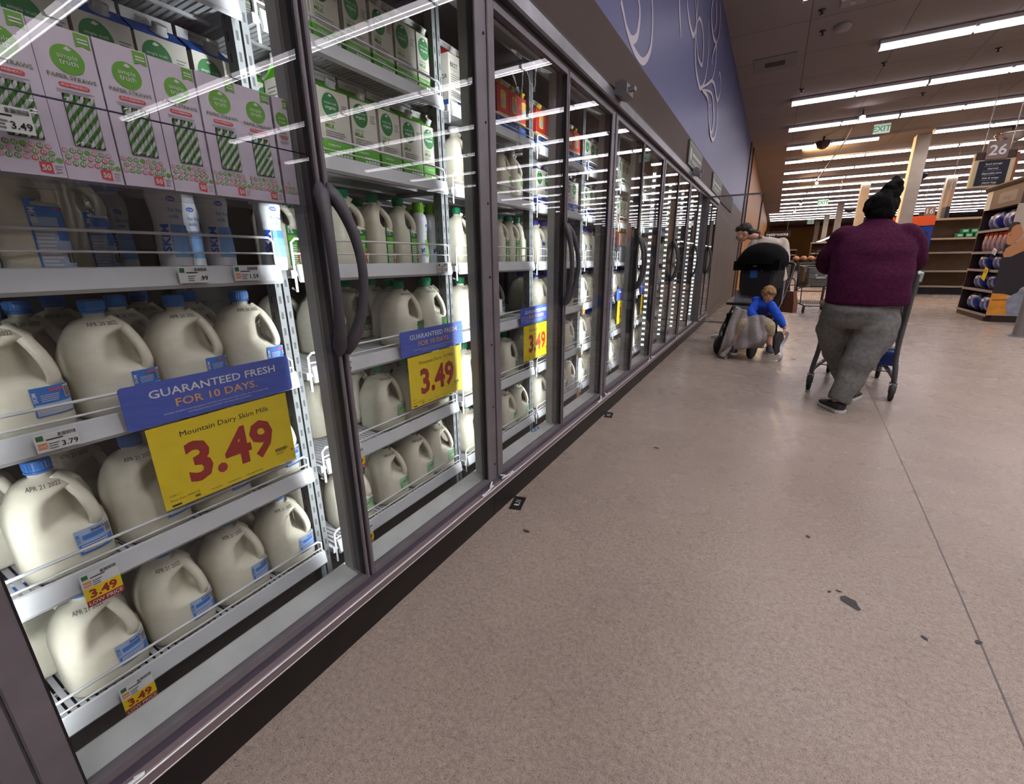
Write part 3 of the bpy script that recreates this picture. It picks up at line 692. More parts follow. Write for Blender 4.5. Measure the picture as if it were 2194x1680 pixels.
class JugFace(Face):
    """prints on the curved jug wall: x runs around, y is height"""
    def __init__(s, mb, rad, th0, z0, lift=0.0007): s.mb = mb; s.rad = rad; s.th0 = th0; s.z0 = z0; s.l = lift
    def at(s, x, y, k=1):
        th = s.th0; left = x; st = 0.002 if x >= 0 else -0.002
        # walk along the wall by arc length
        n = max(1, int(abs(x) / 0.002)); 
        for i in range(n):
            r0 = s.rad(th, max(0.013, s.z0 + y)); th += (x / n) / r0 * 0.93
        r = s.rad(th, max(0.001, s.z0 + y)) + s.l * k + 0.0006
        return Vector((r * math.cos(th), r * math.sin(th), s.z0 + y))
    def rect(s, x0, y0, x1, y1, mi, k=1):
        nx = max(1, int((x1 - x0) / 0.008)); ny = max(1, int((y1 - y0) / 0.012))
        s.mb.sheet([[s.at(x0 + (x1 - x0) * i / nx, y0 + (y1 - y0) * j / ny, k) for i in range(nx + 1)] for j in range(ny + 1)], mi, True)
def jug_label(root, rad, style, th, z0, wd, ht):
    mb = MB(); f = JugFace(mb, rad, math.radians(th), z0)
    M = {'skim': [lab_blue, paper_w, lab_pale, coral, ink, lab_blue], 'skim_pale': [lab_pale, paper_w, lab_blue, lab_navy, ink, lab_blue],
         'one': [lab_green, paper_w, lab_lime, coral, ink, lab_mint], 'one_pale': [lab_mint, paper_w, lab_lime, lab_navy, ink, lab_green],
         'two': [lab_navy, paper_w, lab_pale, coral, ink, lab_blue], 'two_pale': [lab_pale, paper_w, lab_navy, lab_navy, ink, lab_navy]}[style]
    word = {'s': 'SKIM', 'o': '1%', 't': '2%'}[style[0]]
    f.rect(0, 0, wd, ht, 0); f.rect(0.002, 0.002, wd - 0.002, ht * 0.42, 2, 2)
    tall = ht > wd * 1.25
    if tall:
        f.rect(0.003, 0.004, wd * 0.55, ht * 0.6, 2, 3); f.lines(0.004, ht * 0.05, wd * 0.52, ht * 0.55, 9, 1, 4, seed=3)
        f.rect(0.003, ht * 0.62, wd * 0.62, ht * 0.75, 2 if style[0] != 'o' else 2, 3); (f.text(0.006, ht * 0.80, word, ht * 0.11, 1, 4, 'L', 0.02) if style[0] == 'o' else f.text(0.0115, ht * 0.66, word, ht * 0.075, 1, 4, 'L', 0.02, rot=PI / 2))
        f.text(wd * 0.74, ht * 0.86, "Smith's", ht * 0.035, 3, 4, 'C', 0.02)
        f.rect(wd * 0.6, 0.01, wd - 0.004, 0.035, 1, 3); f.bars(wd * 0.63, 0.012, wd - 0.006, 0.033, 10, 4, 4)
        if style[0] == 'o': f.poly([(wd * 0.55, 0.0), (wd * 0.98, 0.03), (wd * 0.75, 0.055), (wd * 0.45, 0.03)], 3, 5); f.poly([(wd * 0.6, 0.004), (wd * 0.9, 0.028), (wd * 0.74, 0.043), (wd * 0.53, 0.027)], 1, 6)
    else:
        pale = style.endswith('pale')
        f.rect(wd * 0.74, ht * 0.52, wd - 0.002, ht - 0.003, 1, 3); f.bars(wd * 0.76, ht * 0.55, wd - 0.004, ht - 0.006, 11, 4, 4)
        f.text(wd * 0.56, ht * 0.82, "Smith's", ht * 0.11, 3, 4, 'C', 0.03)
        if pale: f.rect(wd * 0.16, ht * 0.58, wd * 0.70, ht * 0.76, 2, 3); f.lines(0.006, ht * 0.12, wd * 0.95, ht * 0.42, 4, 1, 3, seed=5)
        else: f.lines(wd * 0.18, ht * 0.5, wd * 0.7, ht * 0.76, 4, 2, 3, seed=5); f.lines(0.006, ht * 0.08, wd * 0.95, ht * 0.38, 5, 1, 3, seed=6)
        f.text(wd * 0.10, ht * 0.5, word, ht * 0.12, 1 if not pale else 5, 4, 'L', 0.01, rot=PI / 2)
    return mb.build('label', M, root)
def date_print(root, rad, th, z, t='APR 21 2022'):
    mb = MB(); f = JugFace(mb, rad, math.radians(th), z); f.text(0, 0, t, 0.0075, 0, 1, 'C', 0.012); return mb.build('date_print', stamp, root)
def gallon(cap_m, style, t='APR 21 2022', pale=False):
    r, rad = make_jug('gallon_milk_jug', 0.0745, 0.248, 0.46, 3.4, cap_m, 'gallon')
    jug_label(r, rad, style + ('_pale' if pale else ''), 6, 0.036, 0.070, 0.058); date_print(r, rad, -8, 0.196, t)
    return Proto(r)
def half(cap_m, style):
    r, rad = make_jug('half_gallon_milk_jug', 0.0515, 0.25, 0.62, 5.0, cap_m, 'half', hth=45, neck=0.017)
    jug_label(r, rad, style, -2, 0.012, 0.062, 0.125)
    return Proto(r)
G_SKIM = gallon(cap_blue, 'skim', 'APR 20 2022'); G_SKIM_P = gallon(cap_blue, 'skim', 'APR 21 2022', True)
G_ONE = gallon(cap_green, 'one', 'APR 20 2022'); G_ONE_P = gallon(cap_green, 'one', 'APR 20 2022', True)
G_TWO = gallon(cap_navy, 'two', 'APR 20 2022'); G_TWO_P = gallon(cap_navy, 'two', 'APR 20 2022', True); G_RED = gallon(cap_red, 'two', 'APR 20 2022')
H_SKIM = half(cap_blue, 'skim'); H_ONE = half(cap_green, 'one'); H_TWO = half(cap_navy, 'two')
# organic half gallon jug: white cap, round green emblem
def organic_jug():
    r, rad = make_jug('organic_milk_jug', 0.053, 0.262, 0.60, 4.0, cap_white, 'half', hth=45, neck=0.019); mb = MB(); f = JugFace(mb, rad, math.radians(-8), 0.02)
    f.disc(0.03, 0.085, 0.016, 0.018, 0, 2); f.text(0.03, 0.083, 'organic', 0.005, 1, 3, 'C', 0.01); f.rect(0.062, 0.02, 0.078, 0.10, 2, 2); f.text(0.074, 0.03, 'WHOLE', 0.008, 1, 3, 'L', 0.02, rot=PI / 2); f.lines(0.014, 0.02, 0.05, 0.05, 3, 3, 2); mb.build('label', [logo_green, paper_w, lab_navy, ink_grey], r); return Proto(r)
H_ORG = organic_jug()
# waisted pint bottles with a printed sleeve
def bottle(name, cap_m, word, sub, main, band, pale):
    prof = [(0.028, 0.0), (0.031, 0.004), (0.0325, 0.02), (0.0325, 0.055), (0.030, 0.085), (0.0285, 0.11), (0.030, 0.135), (0.0335, 0.16), (0.033, 0.18), (0.028, 0.198), (0.0205, 0.207), (0.0195, 0.212)]
    pr = smooth_path(prof, 3); mb = MB(); mb.lathe(pr, 28); r = mb.build(name, mat('bottle_sleeve_white', (226, 228, 234), 0.3, vary=0.01))
    mb = MB(); mb.lathe([(0.0205, 0.208), (0.022, 0.209), (0.0222, 0.243), (0.0205, 0.246), (0.001, 0.246)], 24)
    for i in range(20): t = 2 * PI * i / 20; mb.box(-0.0007, 0.0007, -0.0007, 0.0007, 0.214, 0.236, M=Matrix.Translation((0.0223 * math.cos(t), 0.0223 * math.sin(t), 0)))
    mb.build('cap', cap_m, r)
    def rad(th, z):
        for (r0, z0), (r1, z1) in zip(pr, pr[1:]):
            if z0 <= z <= z1 + 1e-9 and z1 > z0: return r0 + (r1 - r0) * (z - z0) / (z1 - z0)
        return 0.03
    mb = MB(); f = JugFace(mb, rad, math.radians(-62), 0.0)
    f.text(0.0215, 0.045, word, 0.0165, 0, 2, 'L', 0.03, rot=PI / 2, sx=1.25)
    f.rect(0.026, 0.035, 0.072, 0.105, 2, 1); f.rect(0.026, 0.085, 0.072, 0.105, 1, 2)
    f.text(0.028, 0.132, sub, 0.0085, 1, 2, 'L', 0.012); f.text(0.028, 0.118, 'milk', 0.0085, 1, 2, 'L', 0.012)
    f.disc(0.040, 0.158, 0.0095, 0.0058, 0, 1); f.text(0.040, 0.1565, 'Kroger', 0.0032, 3, 2, 'C', 0.02); f.lines(0.02, 0.008, 0.06, 0.018, 2, 4, 1)
    mb.build('sleeve_print', [main, band, pale, paper_w, ink_grey], r)
    return Proto(r)
B_SKIM = bottle('skim_milk_bottle', cap_blue, 'SKIM', 'fat free', mat('kroger_blue', (26, 78, 186), 0.4), mat('mid_blue', (72, 130, 204), 0.4), mat('light_blue_band', (112, 164, 222), 0.4))
B_ONE = bottle('low_fat_milk_bottle', cap_lime, '1%', 'low fat', mat('kroger_blue', (26, 78, 186), 0.4), carton_green, mat('pale_green_band', (150, 200, 120), 0.4))
# gable-top cartons
def carton(name, edge, style):
    w = 0.0505; h = 0.205; mb = MB(); e = 0.05
    mb.box(-w, w, -w, w, 0, h, 0)
    top = [(-w, -w, h), (w, -w, h), (w, w, h), (-w, w, h)]; rz = h + 0.036; rg = [(-0.0, -w, rz), (0.0, w, rz)]
    mb.add([(w, -w, h), (w, w, h), (0.004, w, rz), (0.004, -w, rz), (-w, -w, h), (-w, w, h), (-0.004, w, rz), (-0.004, -w, rz)], [(0, 1, 2, 3), (5, 4, 7, 6)], 1)
    for sy in (-1, 1): mb.add([(w, sy * w, h), (-w, sy * w, h), (-0.003, sy * (w - 0.012), rz), (0.003, sy * (w - 0.012), rz)], [(0, 1, 2, 3)], 1)
    mb.box(-0.004, 0.004, -w, w, rz - 0.001, rz + 0.022, 2)
    F = Face(mb, (w, -w, 0)); S_ = Face(mb, (w, -w, 0), (-1, 0, 0), (0, 0, 1)); S_ = Face(mb, (-w, -w, 0), (1, 0, 0), (0, 0, 1)); W = 2 * w
    gab = Face(mb, (0.004, -w, rz), (0, 1, 0), (0, 0, 1)); fl = Face(mb, (0.0042, -w, rz), (0, 1, 0)); fl.text(w, 0.008, 'MAY 21 2022', 0.006, 6, 1, 'C', 0.0)
    mats_ = [paper_off, edge, paper_w, edge, logo_dark, paper_w, ink_grey, None, None]
    if style == 'organic':
        for f in (F,):
            f.rect(0, 0, W, 0.066, 3); f.disc(0.036, 0.162, 0.029, 0.034, 4, 1, 28); f.text(0.036, 0.166, 'simple truth', 0.0062, 5, 2, 'C', 0.0); f.text(0.036, 0.153, 'organic', 0.0092, 5, 2, 'C', 0.015)
            f.poly([(0.030, 0.187), (0.036, 0.193), (0.044, 0.189), (0.037, 0.185)], 5, 2)
            f.text(0.010, 0.115, 'LOW FAT' if edge is carton_green else 'REDUCED FAT', 0.0062, 7, 2, 'L', 0.01); f.text(0.010, 0.101, 'MILK', 0.011, 7, 2, 'L', 0.03)
            f.lines(0.010, 0.072, 0.085, 0.097, 4, 6, 2, 0.35, 0.5, 4); f.lines(0.074, 0.15, 0.096, 0.175, 4, 6, 2, 0.35)
            f.text(0.036, 0.052, '1% MILKFAT' if edge is carton_green else '2% MILKFAT', 0.006, 5, 2, 'C', 0.02)
            for i in range(10): f.disc(0.045 + 0.012 * (i % 5), 0.030 + 0.010 * (i // 5), 0.0055, 0.0042, 5, 2, 7)
        S_.rect(0, 0, W, 0.066, 3); S_.lines(0.015, 0.085, 0.085, 0.19, 11, 6, 1, 0.3, 0.5, 8)
        for i in range(6): S_.disc(0.02 + 0.02 * (i % 3), 0.025 + 0.016 * (i // 3), 0.008, 0.006, 5, 2, 7)
        mats_[7] = carton_green if edge is carton_green else carton_navy
        if edge is carton_green: mats_[7] = mat('leaf_print', (84, 140, 40), 0.5)
    elif style == 'dha':
        for f in (F, S_):
            f.rect(0, 0, W, 0.075, 4); f.poly([(0, 0.075), (0, 0.088), (w, 0.094), (W, 0.080), (W, 0.055), (0.07, 0.066)], 3); f.text(w, 0.074, 'DHA OMEGA-3', 0.009, 7, 2, 'C', 0.02, fit=0.085)
            f.rect(0, 0.094, W, 0.205, 1); f.rrect(0.028, 0.115, 0.074, 0.19, 0.012, 3, 2); f.text(w, 0.175, 'ORGANIC', 0.009, 5, 3, 'C', 0.01, fit=0.05); f.disc(w, 0.14, 0.015, 0.018, 8, 3)
        mats_[3] = carton_yel; mats_[4] = carton_blue; mats_[7] = carton_navy; mats_[8] = lab_pale
    elif style == 'best':
        for f in (F, S_):
            f.text(0.01, 0.16, 'BEST', 0.016, 7, 2, 'L', 0.01); f.text(0.012, 0.148, 'TO YOU IS', 0.006, 6, 2, 'L'); f.lines(0.01, 0.06, 0.075, 0.14, 10, 6, 2, 0.3); f.text(0.064, 0.118, 'GR', 0.016, 7, 2, 'L', 0.0); f.rect(0.05, 0, W, 0.045, 4); f.lines(0.004, 0.004, 0.045, 0.04, 3, 8, 2)
        mats_[4] = carton_blue; mats_[7] = ink; mats_[8] = carton_green
    mats_ = [m_ or ink_grey for m_ in mats_]
    r = mb.build(name, mats_)
    mb = MB(); q = Vector((0.036, 0, 0.052)).normalized(); c0 = Vector((0.026, 0.010, h + 0.018)); R = Vector((0, 0, 1)).rotation_difference(q).to_matrix().to_4x4(); R.translation = c0
    ring = [[R @ Vector((rr * math.cos(2 * PI * j / 16), rr * math.sin(2 * PI * j / 16), z)) for j in range(16)] for rr, z in ((0.017, -0.002), (0.017, 0.004), (0.0145, 0.005), (0.0145, 0.018), (0.013, 0.0195))]
    mb.loft(ring); mb.build('cap', cap_white if style != 'dha' else cap_yellow, r)
    return Proto(r)
C_GREEN = carton('organic_milk_carton', carton_green, 'organic'); C_BLUE = carton('organic_milk_carton', carton_blue, 'organic'); C_NAVY = carton('organic_milk_carton', carton_navy, 'organic')
C_DHA = carton('omega_milk_carton', carton_red, 'dha'); C_BEST = carton('milk_carton', carton_red, 'best')

# ------------------------------------------------------------------ stocking the shelves
DOORN = ['straw-box door', 'second door', 'third door', 'fourth door', 'fifth door', 'sixth door', 'seventh door', 'eighth door', 'ninth door', 'tenth door']
SHN = ['bottom shelf', 'second-lowest shelf', 'third-lowest shelf', 'fourth-lowest shelf', 'fifth-lowest shelf', 'top shelf']
ROWNM = ['front row', 'second row', 'third row']
LBL = {}
CAPN = {}
for p_, n_, c_ in ((G_SKIM, 'blue-capped gallon milk jug', 'jug'), (G_SKIM_P, 'blue-capped pale-label gallon jug', 'jug'), (G_ONE, 'green-capped gallon milk jug', 'jug'), (G_ONE_P, 'green-capped pale-label gallon jug', 'jug'), (G_TWO, 'navy-capped gallon milk jug', 'jug'), (G_TWO_P, 'navy-capped pale-label gallon jug', 'jug'), (G_RED, 'red-capped gallon milk jug', 'jug'),
    (H_SKIM, 'blue-labelled half-gallon jug', 'jug'), (H_ONE, 'green-capped half-gallon jug', 'jug'), (H_TWO, 'navy-capped half-gallon jug', 'jug'), (H_ORG, 'white-capped half-gallon jug', 'jug'), (B_SKIM, 'white skim milk bottle', 'bottle'), (B_ONE, 'lime-capped white bottle', 'bottle'),
    (C_GREEN, 'green-topped milk carton', 'milk carton'), (C_BLUE, 'blue-topped milk carton', 'milk carton'), (C_NAVY, 'navy-topped milk carton', 'milk carton'), (C_DHA, 'red and yellow carton', 'milk carton'), (C_BEST, 'red-topped white carton', 'milk carton')):
    CAPN[id(p_)] = (n_, c_)
ORDW = ['first', 'second', 'third', 'fourth', 'fifth', 'sixth', 'seventh', 'eighth', 'ninth', 'tenth', 'eleventh', 'twelfth']
def stock(pr, s, k, y, row=0, dx=0.0, rz=0.0, depth=0.157, dz=0.0):
    n_, c_ = CAPN[id(pr)]; key = (n_, s, k, row); i = LBL.get(key, 0); LBL[key] = i + 1
    lab = '%s, %s in %s, %s behind %s' % (n_, ORDW[i], ROWNM[row], SHN[k], DOORN[s])
    return pr.place((-1.27 - depth * row + dx, y, DZ[k] + dz + 0.0005), math.radians(rz + random.uniform(-4, 4)), lab, c_, '%ss on the %s behind the %s' % (n_.split(' with')[0], SHN[k], DOORN[s]))
def ys(s): return Y0 + P * s
GY = [0.066, 0.222, 0.379, 0.534, 0.693]
# bay 0 : skim
for y in GY[1:]: stock(G_SKIM_P, 0, 0, y)
for y in (0.15, 0.31, 0.47, 0.63): stock(G_SKIM_P, 0, 0, y, 1, 0.0, 5)
for y in GY[1:]: stock(G_SKIM_P, 0, 1, y)
for y in (0.15, 0.31, 0.50, 0.66): stock(G_SKIM_P, 0, 1, y, 1)
for y in GY[1:]: stock(G_SKIM, 0, 2, y)
for y in (0.12, 0.30, 0.47, 0.63): stock(G_SKIM, 0, 2, y, 1, 0.01)
for y in (0.20, 0.40, 0.58): stock(G_SKIM, 0, 2, y, 2)
stock(H_SKIM, 0, 3, 0.20, 0, 0.03); stock(H_SKIM, 0, 3, 0.305, 0, 0.03); stock(H_SKIM, 0, 3, 0.44, 1, 0.0); stock(H_SKIM, 0, 3, 0.33, 1, 0)
for y in (0.535, 0.635, 0.795 - 0.02): stock(B_SKIM, 0, 3, y, 0, 0.06, -4)
stock(B_SKIM, 0, 3, 0.66, 1, 0.03); stock(B_SKIM, 0, 3, 0.57, 2)
for y in (0.15, 0.27, 0.38): stock(C_BLUE, 0, 4, y, 2, -0.06, depth=0.125)
for y in (0.418, 0.527, 0.636, 0.745): stock(C_BLUE, 0, 4, y, 0, -0.065)
for y in (0.33, 0.45, 0.57): stock(C_BLUE, 0, 4, y, 1, -0.06, depth=0.12)
# bay 1 : one percent
for y in (0.955, 1.147, 1.312, 1.462): stock(G_ONE_P, 1, 0, y, 0, 0.0, -6)
for y in (0.90, 1.06, 1.22, 1.39): stock(G_ONE_P, 1, 0, y, 1)
for y in (1.175, 1.32, 1.462): stock(G_ONE_P, 1, 1, y, 0, -0.01)
for y in (1.0, 1.18, 1.35): stock(G_ONE_P, 1, 1, y, 1, -0.02)
for y in (1.09, 1.27): stock(G_ONE_P, 1, 1, y, 2)
for y in (1.31, 1.464): stock(G_ONE, 1, 2, y)
for y in (1.06, 1.42): stock(G_ONE, 1, 2, y, 1, 0.0)
for y in (1.0, 1.17, 1.32, 1.46): stock(G_ONE, 1, 2, y, 2, 0.0)
for y in (1.085, 1.215, 1.343): stock(H_ONE, 1, 3, y)
for y in (0.92, 1.03, 1.15, 1.27): stock(H_ONE, 1, 3, y, 1, 0.02)
for y in (1.455, 1.535): stock(B_ONE, 1, 3, y, 0, 0.0, 10)
stock(B_ONE, 1, 3, 1.5, 1, 0.04)
for k in (4, 5):
    for y in (0.95, 1.055, 1.17, 1.28, 1.395, 1.505): stock(C_GREEN, 1, k, y, 0, 0.0, depth=0.12)
    for y in (0.93, 1.04, 1.15, 1.26): stock(C_GREEN, 1, k, y, 1, 0.0, depth=0.12)
# bay 2
for k, pr in ((0, G_ONE_P), (1, G_ONE_P), (2, G_ONE)):
    stock(pr, 2, k, 1.715, 0); stock(pr, 2, k, 1.66, 1)
stock(G_ONE_P, 2, 0, 2.225); stock(G_ONE_P, 2, 0, 2.07)
stock(G_ONE_P, 2, 1, 2.10); stock(G_TWO, 2, 1, 2.22, 1)
stock(G_TWO, 2, 2, 2.12, 1); stock(G_TWO, 2, 2, 2.225, 1)
for y in (1.71, 1.84, 2.06, 2.17, 2.275): stock(H_ONE, 2, 3, y)
for y in (1.72, 2.09, 2.21): stock(H_ORG, 2, 4, y, 0)
stock(C_BEST, 2, 5, 1.69); stock(C_BEST, 2, 5, 1.80)
for y in (2.06, 2.165, 2.27): stock(C_DHA, 2, 5, y)
# bay 3
for y in (2.50, 2.67, 2.83, 2.99): stock(G_TWO_P, 3, 0, y)
for y in (2.54, 2.70, 2.86): stock(G_TWO_P, 3, 0, y, 1)
for y in (2.60, 2.77, 2.95): stock(G_TWO_P, 3, 1, y)
stock(G_TWO_P, 3, 1, 2.66, 1)
for y in (2.50, 2.66): stock(G_TWO, 3, 2, y, 0)
for y in (2.60, 2.78, 2.95): stock(G_TWO, 3, 2, y, 1)
for y in (2.49, 2.61, 2.80, 2.91, 3.02): stock(H_TWO, 3, 3, y)
for y in (2.47, 2.57, 2.675, 2.78, 2.885, 2.99): stock(C_NAVY, 3, 4, y)
for y in (2.47, 2.575, 2.68, 2.785, 2.89, 2.995): stock(C_DHA, 3, 5, y)
# bays 4..9, thinning with distance
kinds = {4: (G_TWO_P, G_TWO_P, G_TWO, H_TWO, C_NAVY, C_NAVY), 5: (G_TWO_P, G_TWO, G_TWO, None, C_GREEN, C_GREEN), 6: (G_RED, G_RED, G_RED, H_ORG, C_GREEN, C_GREEN), 7: (G_RED, G_TWO, G_RED, H_ONE, C_BLUE, C_NAVY), 8: (G_RED, G_RED, G_TWO, H_ORG, C_BEST, C_BLUE), 9: (G_RED, G_RED, G_RED, H_ORG, C_BEST, C_BEST)}
for s in range(4, 10):
    for k, pr in enumerate(kinds[s]):
        if pr is None: continue
        big = pr in (G_TWO, G_TWO_P, G_RED); n = 4 if big else 6
        for i in range(n):
            if s == 4 and k == 3 and i > 2: continue
            stock(pr, s, k, ys(s) + 0.115 + i * (0.158 if big else 0.107), 0)
# brown tray of chocolate drink bottles
e = empty('chocolate_drink_tray', (-1.235, 4.17, DZ[3] + 0.13)); mb = MB(); brn = mat('chocolate_shrink_wrap', (110, 72, 58), 0.35, vary=0.2, scale=25)
mb.box(-0.06, 0.06, -0.26, 0.26, 0.0, 0.11, 0, ch=0.006); f = Face(mb, (0.06, -0.26, 0)); f.rect(0.17, 0.03, 0.25, 0.085, 1); f.text(0.36, 0.04, 'CHOCOLATE', 0.022, 1, 2, 'C', 0.01, fit=0.19)
mb.build('tray', [brn, mat('tray_print', (196, 170, 160), 0.5)], e)
mb = MB(); mb.box(-0.07, 0.07, -0.27, 0.27, -0.13, -0.001, 0, ch=0.004); mb.build('riser', mat('grey_riser', (96, 98, 100), 0.4), e); tag(e, 'shrink-wrapped brown tray on a grey riser behind the sixth door', 'drink tray')
def choc():
    mb = MB(); mb.lathe(smooth_path([(0.036, 0.0), (0.039, 0.01), (0.038, 0.06), (0.039, 0.10), (0.034, 0.13), (0.018, 0.155), (0.016, 0.16)], 3), 20); r = mb.build('chocolate_milk_bottle', mat('chocolate_bottle', (92, 56, 40), 0.35))
    mb = MB(); mb.lathe([(0.017, 0.158), (0.0185, 0.159), (0.0185, 0.178), (0.002, 0.179)], 16); mb.build('cap', cap_white, r)
    mb = MB(); f = Face(mb, (0.0395, -0.03, 0.015)); f.rect(0, 0, 0.06, 0.09, 1); f.text(0.03, 0.06, 'TruMoo', 0.014, 0, 2, 'C', 0.02, fit=0.05); f.disc(0.03, 0.03, 0.018, 0.018, 0, 2); mb.build('label', [paper_w, carton_yel], r); return Proto(r)
pcb = choc()
for i in range(5): pcb.place((-1.235, 3.97 + i * 0.10, DZ[3] + 0.2405), 0, 'chocolate milk bottle with orange label, %s along on the brown tray' % ORDW[i], 'bottle', 'chocolate milk bottles on the brown tray')

# ------------------------------------------------------------------ paper straw boxes in a clear bin
def straw_box(narrow=False):
    w = 0.0385 if not narrow else 0.018; h = 0.232; d = 0.022; mb = MB()
    mb.box(-d, d, -w, w, 0, h, 0); W = 2 * w; f = Face(mb, (d, -w, 0)); k = W / 0.077 if not narrow else 0.5
    f.disc(W * 0.52, h * 0.80, 0.0215 * (1 if not narrow else 0.72), 0.0215 * (1 if not narrow else 0.72), 1, 1, 28)
    t = 1 if not narrow else 0.7
    f.text(W * 0.52, h * 0.805, 'simple', 0.0075 * t, 2, 2, 'C', 0.0); f.text(W * 0.52, h * 0.765, 'truth', 0.0085 * t, 2, 2, 'C', 0.008); f.poly([(W * 0.48, h * 0.865), (W * 0.55, h * 0.885), (W * 0.62, h * 0.865), (W * 0.55, h * 0.855)], 2, 2)
    f.poly([(W * 0.72, h - 0.002), (W * 0.97, h - 0.002), (W * 0.97, h * 0.90), (W * 0.845, h * 0.915), (W * 0.72, h * 0.90)], 1, 1); f.lines(W * 0.76, h * 0.93, W * 0.94, h * 0.97, 2, 2, 2, 0.5, 0)
    if not narrow: f.text(W * 0.52, h * 0.672, 'PAPER STRAWS', 0.0062, 3, 2, 'C', 0.015, fit=0.062)
    else: f.text(W * 0.5, h * 0.665, 'PAPER', 0.0048, 3, 2, 'C', 0.01); f.text(W * 0.5, h * 0.635, 'STRAWS', 0.0048, 3, 2, 'C', 0.01)
    f.rrect(W * 0.26, h * 0.618, W * 0.78, h * 0.648, 0.0035, 4, 1); f.text(W * 0.52, h * 0.626, 'ECO-FRIENDLY', 0.0034, 2, 2, 'C', 0.02, fit=W * 0.44)
    f.lines(W * 0.2, h * 0.582, W * 0.84, h * 0.610, 2, 5, 1, 0.45, 0.2)
    rr = random.Random(3); nx = 8 if not narrow else 4
    for r_i in range(3):
        for i in range(nx):
            cx = W * (i + 0.5 + 0.25 * (r_i % 2)) / nx; cyy = 0.026 + r_i * 0.0095; c = rr.choice([6, 6, 4, 1, 1, 7])
            if cx > W - 0.004 or (r_i == 2 and rr.random() < 0.3): continue
            f.disc(cx, cyy, 0.0042, 0.0042, c, 1, 12)
            if c in (1, 6, 4): f.disc(cx, cyy, 0.0028, 0.0028, 0 if c != 4 else 2, 2, 10); f.rect(cx - 0.0006, cyy - 0.002, cx + 0.0006, cyy + 0.002, c, 3)
    if not narrow:
        f.poly([(W * 0.60, 0.006), (W * 0.80, 0.004), (W * 0.80, 0.022), (W * 0.60, 0.021)], 4, 1); f.text(W * 0.70, 0.009, '50', 0.008, 2, 2, 'C', 0.03); f.lines(W * 0.84, 0.006, W * 0.97, 0.02, 3, 5, 1)
    S_ = Face(mb, (-d, -w, 0), (1, 0, 0), (0, 0, 1)); 
    for i in range(9): S_.disc(0.012 + 0.020 * (i % 2), h - 0.03 - i * 0.022, 0.008, 0.010, 1 if i != 5 else 4, 1, 10)
    mats_ = [straw_box_m, logo_green, paper_w, mat('straw_title', (120, 132, 104), 0.5), coral, ink_pale, pink, lab_lime]
    r = mb.build('straw_box', mats_)
    if not narrow:
        mb = MB(); f = Face(mb, (d, -w, 0)); f.rect(W * 0.26, h * 0.235, W * 0.80, h * 0.575, 2, 2)
        n = 6
        for i in range(n):
            y0 = W * (0.27 + 0.52 * i / n) - w; yw = W * 0.52 / n; yc = y0 + yw / 2
            L_ = h * 0.335
            for q in range(9):
                z0 = h * 0.238 + L_ * q / 9; z1 = z0 + L_ / 9; sl = L_ / 9 * 1.7; rows = []
                for t in range(5):
                    a = -PI / 2 + PI * t / 4; rows.append((d + 0.0016 + 0.0026 * math.cos(a), yc + yw * 0.5 * math.sin(a), sl * (t / 4 - 0.5)))
                mb.sheet([[(x, y, min(h * 0.574, max(h * 0.236, z + zz))) for (x, y, zz) in rows] for z in (z0, z1)], (q + i % 2) % 2, True)
        mb.build('straws', [mat('straw_green', (74, 142, 54), 0.5), paper_w, gasket], r)
        mb = MB(); f = Face(mb, (d + 0.0052, -w, 0)); g = []
        g = [[Vector((d + 0.0052 + 0.0016 * math.sin(7 * i + 3 * j), W * 0.26 - w + W * 0.54 * i / 6, h * 0.233 + h * 0.342 * j / 8)) for i in range(7)] for j in range(9)]
        mb.sheet(g); mb.build('window_film', glass_mat('film', 0.08, 0.8), r)
    return Proto(r)
SB = straw_box(); SBN = straw_box(True); bz = 1.306; bx = -1.085
for i in range(7):
    SB.place((bx + (0.004 if i % 2 else 0.0), 0.215 + 0.0795 * i, bz), math.radians(random.uniform(-2.5, 2.5)), 'lavender paper straw box, %s along in the clear bin above the skim bottles' % ORDW[i], 'straw box', 'paper straw boxes in the clear bin')
SBN.place((bx, 0.755, bz), 0, 'narrow end-on paper straw box closing the row in the clear bin', 'straw box')
e = empty('clear_bin', (bx, 0.47, bz)); mb = MB(); xf, xb = 0.034, -0.034; y0, y1 = -0.335, 0.325
mb.add([(xf, y0, 0), (xf, y1, 0), (xf + 0.012, y1, 0.115), (xf + 0.012, y0, 0.115)], [(0, 1, 2, 3)]); mb.add([(xb, y0, -0.004), (xb, y1, -0.004), (xf, y1, -0.004), (xf, y0, -0.004)], [(0, 1, 2, 3)])
for y in (y0, y1): mb.add([(xb, y, 0), (xf, y, 0), (xf + 0.012, y, 0.115), (xb, y, 0.13)], [(0, 1, 2, 3)])
mb.add([(xf, y0, -0.002), (xf, y1, -0.002), (xf - 0.004, y1, -0.115), (xf - 0.004, y0, -0.115)], [(0, 1, 2, 3)]); mb.build('panel', acrylic, e)
edge_m = mat('acrylic_edge', (58, 52, 92), 0.2)
mb = MB(); mb.tube([(xf + 0.012, y0, 0.115), (xf + 0.012, y1, 0.115), (xb, y1, 0.13)], 0.0016, 5); mb.build('rim', edge_m, e)
mb = MB(); mb.box(xf - 0.004, xf + 0.003, y0, y1, -0.022, -0.003, 0); mb.box(xf - 0.006, xf - 0.001, y1 - 0.10, y1 - 0.01, -0.10, -0.03, 0); mb.build('hanger', acrylic, e)
tag(e, 'clear acrylic bin holding the paper straw boxes inside the first glass door', 'bin')

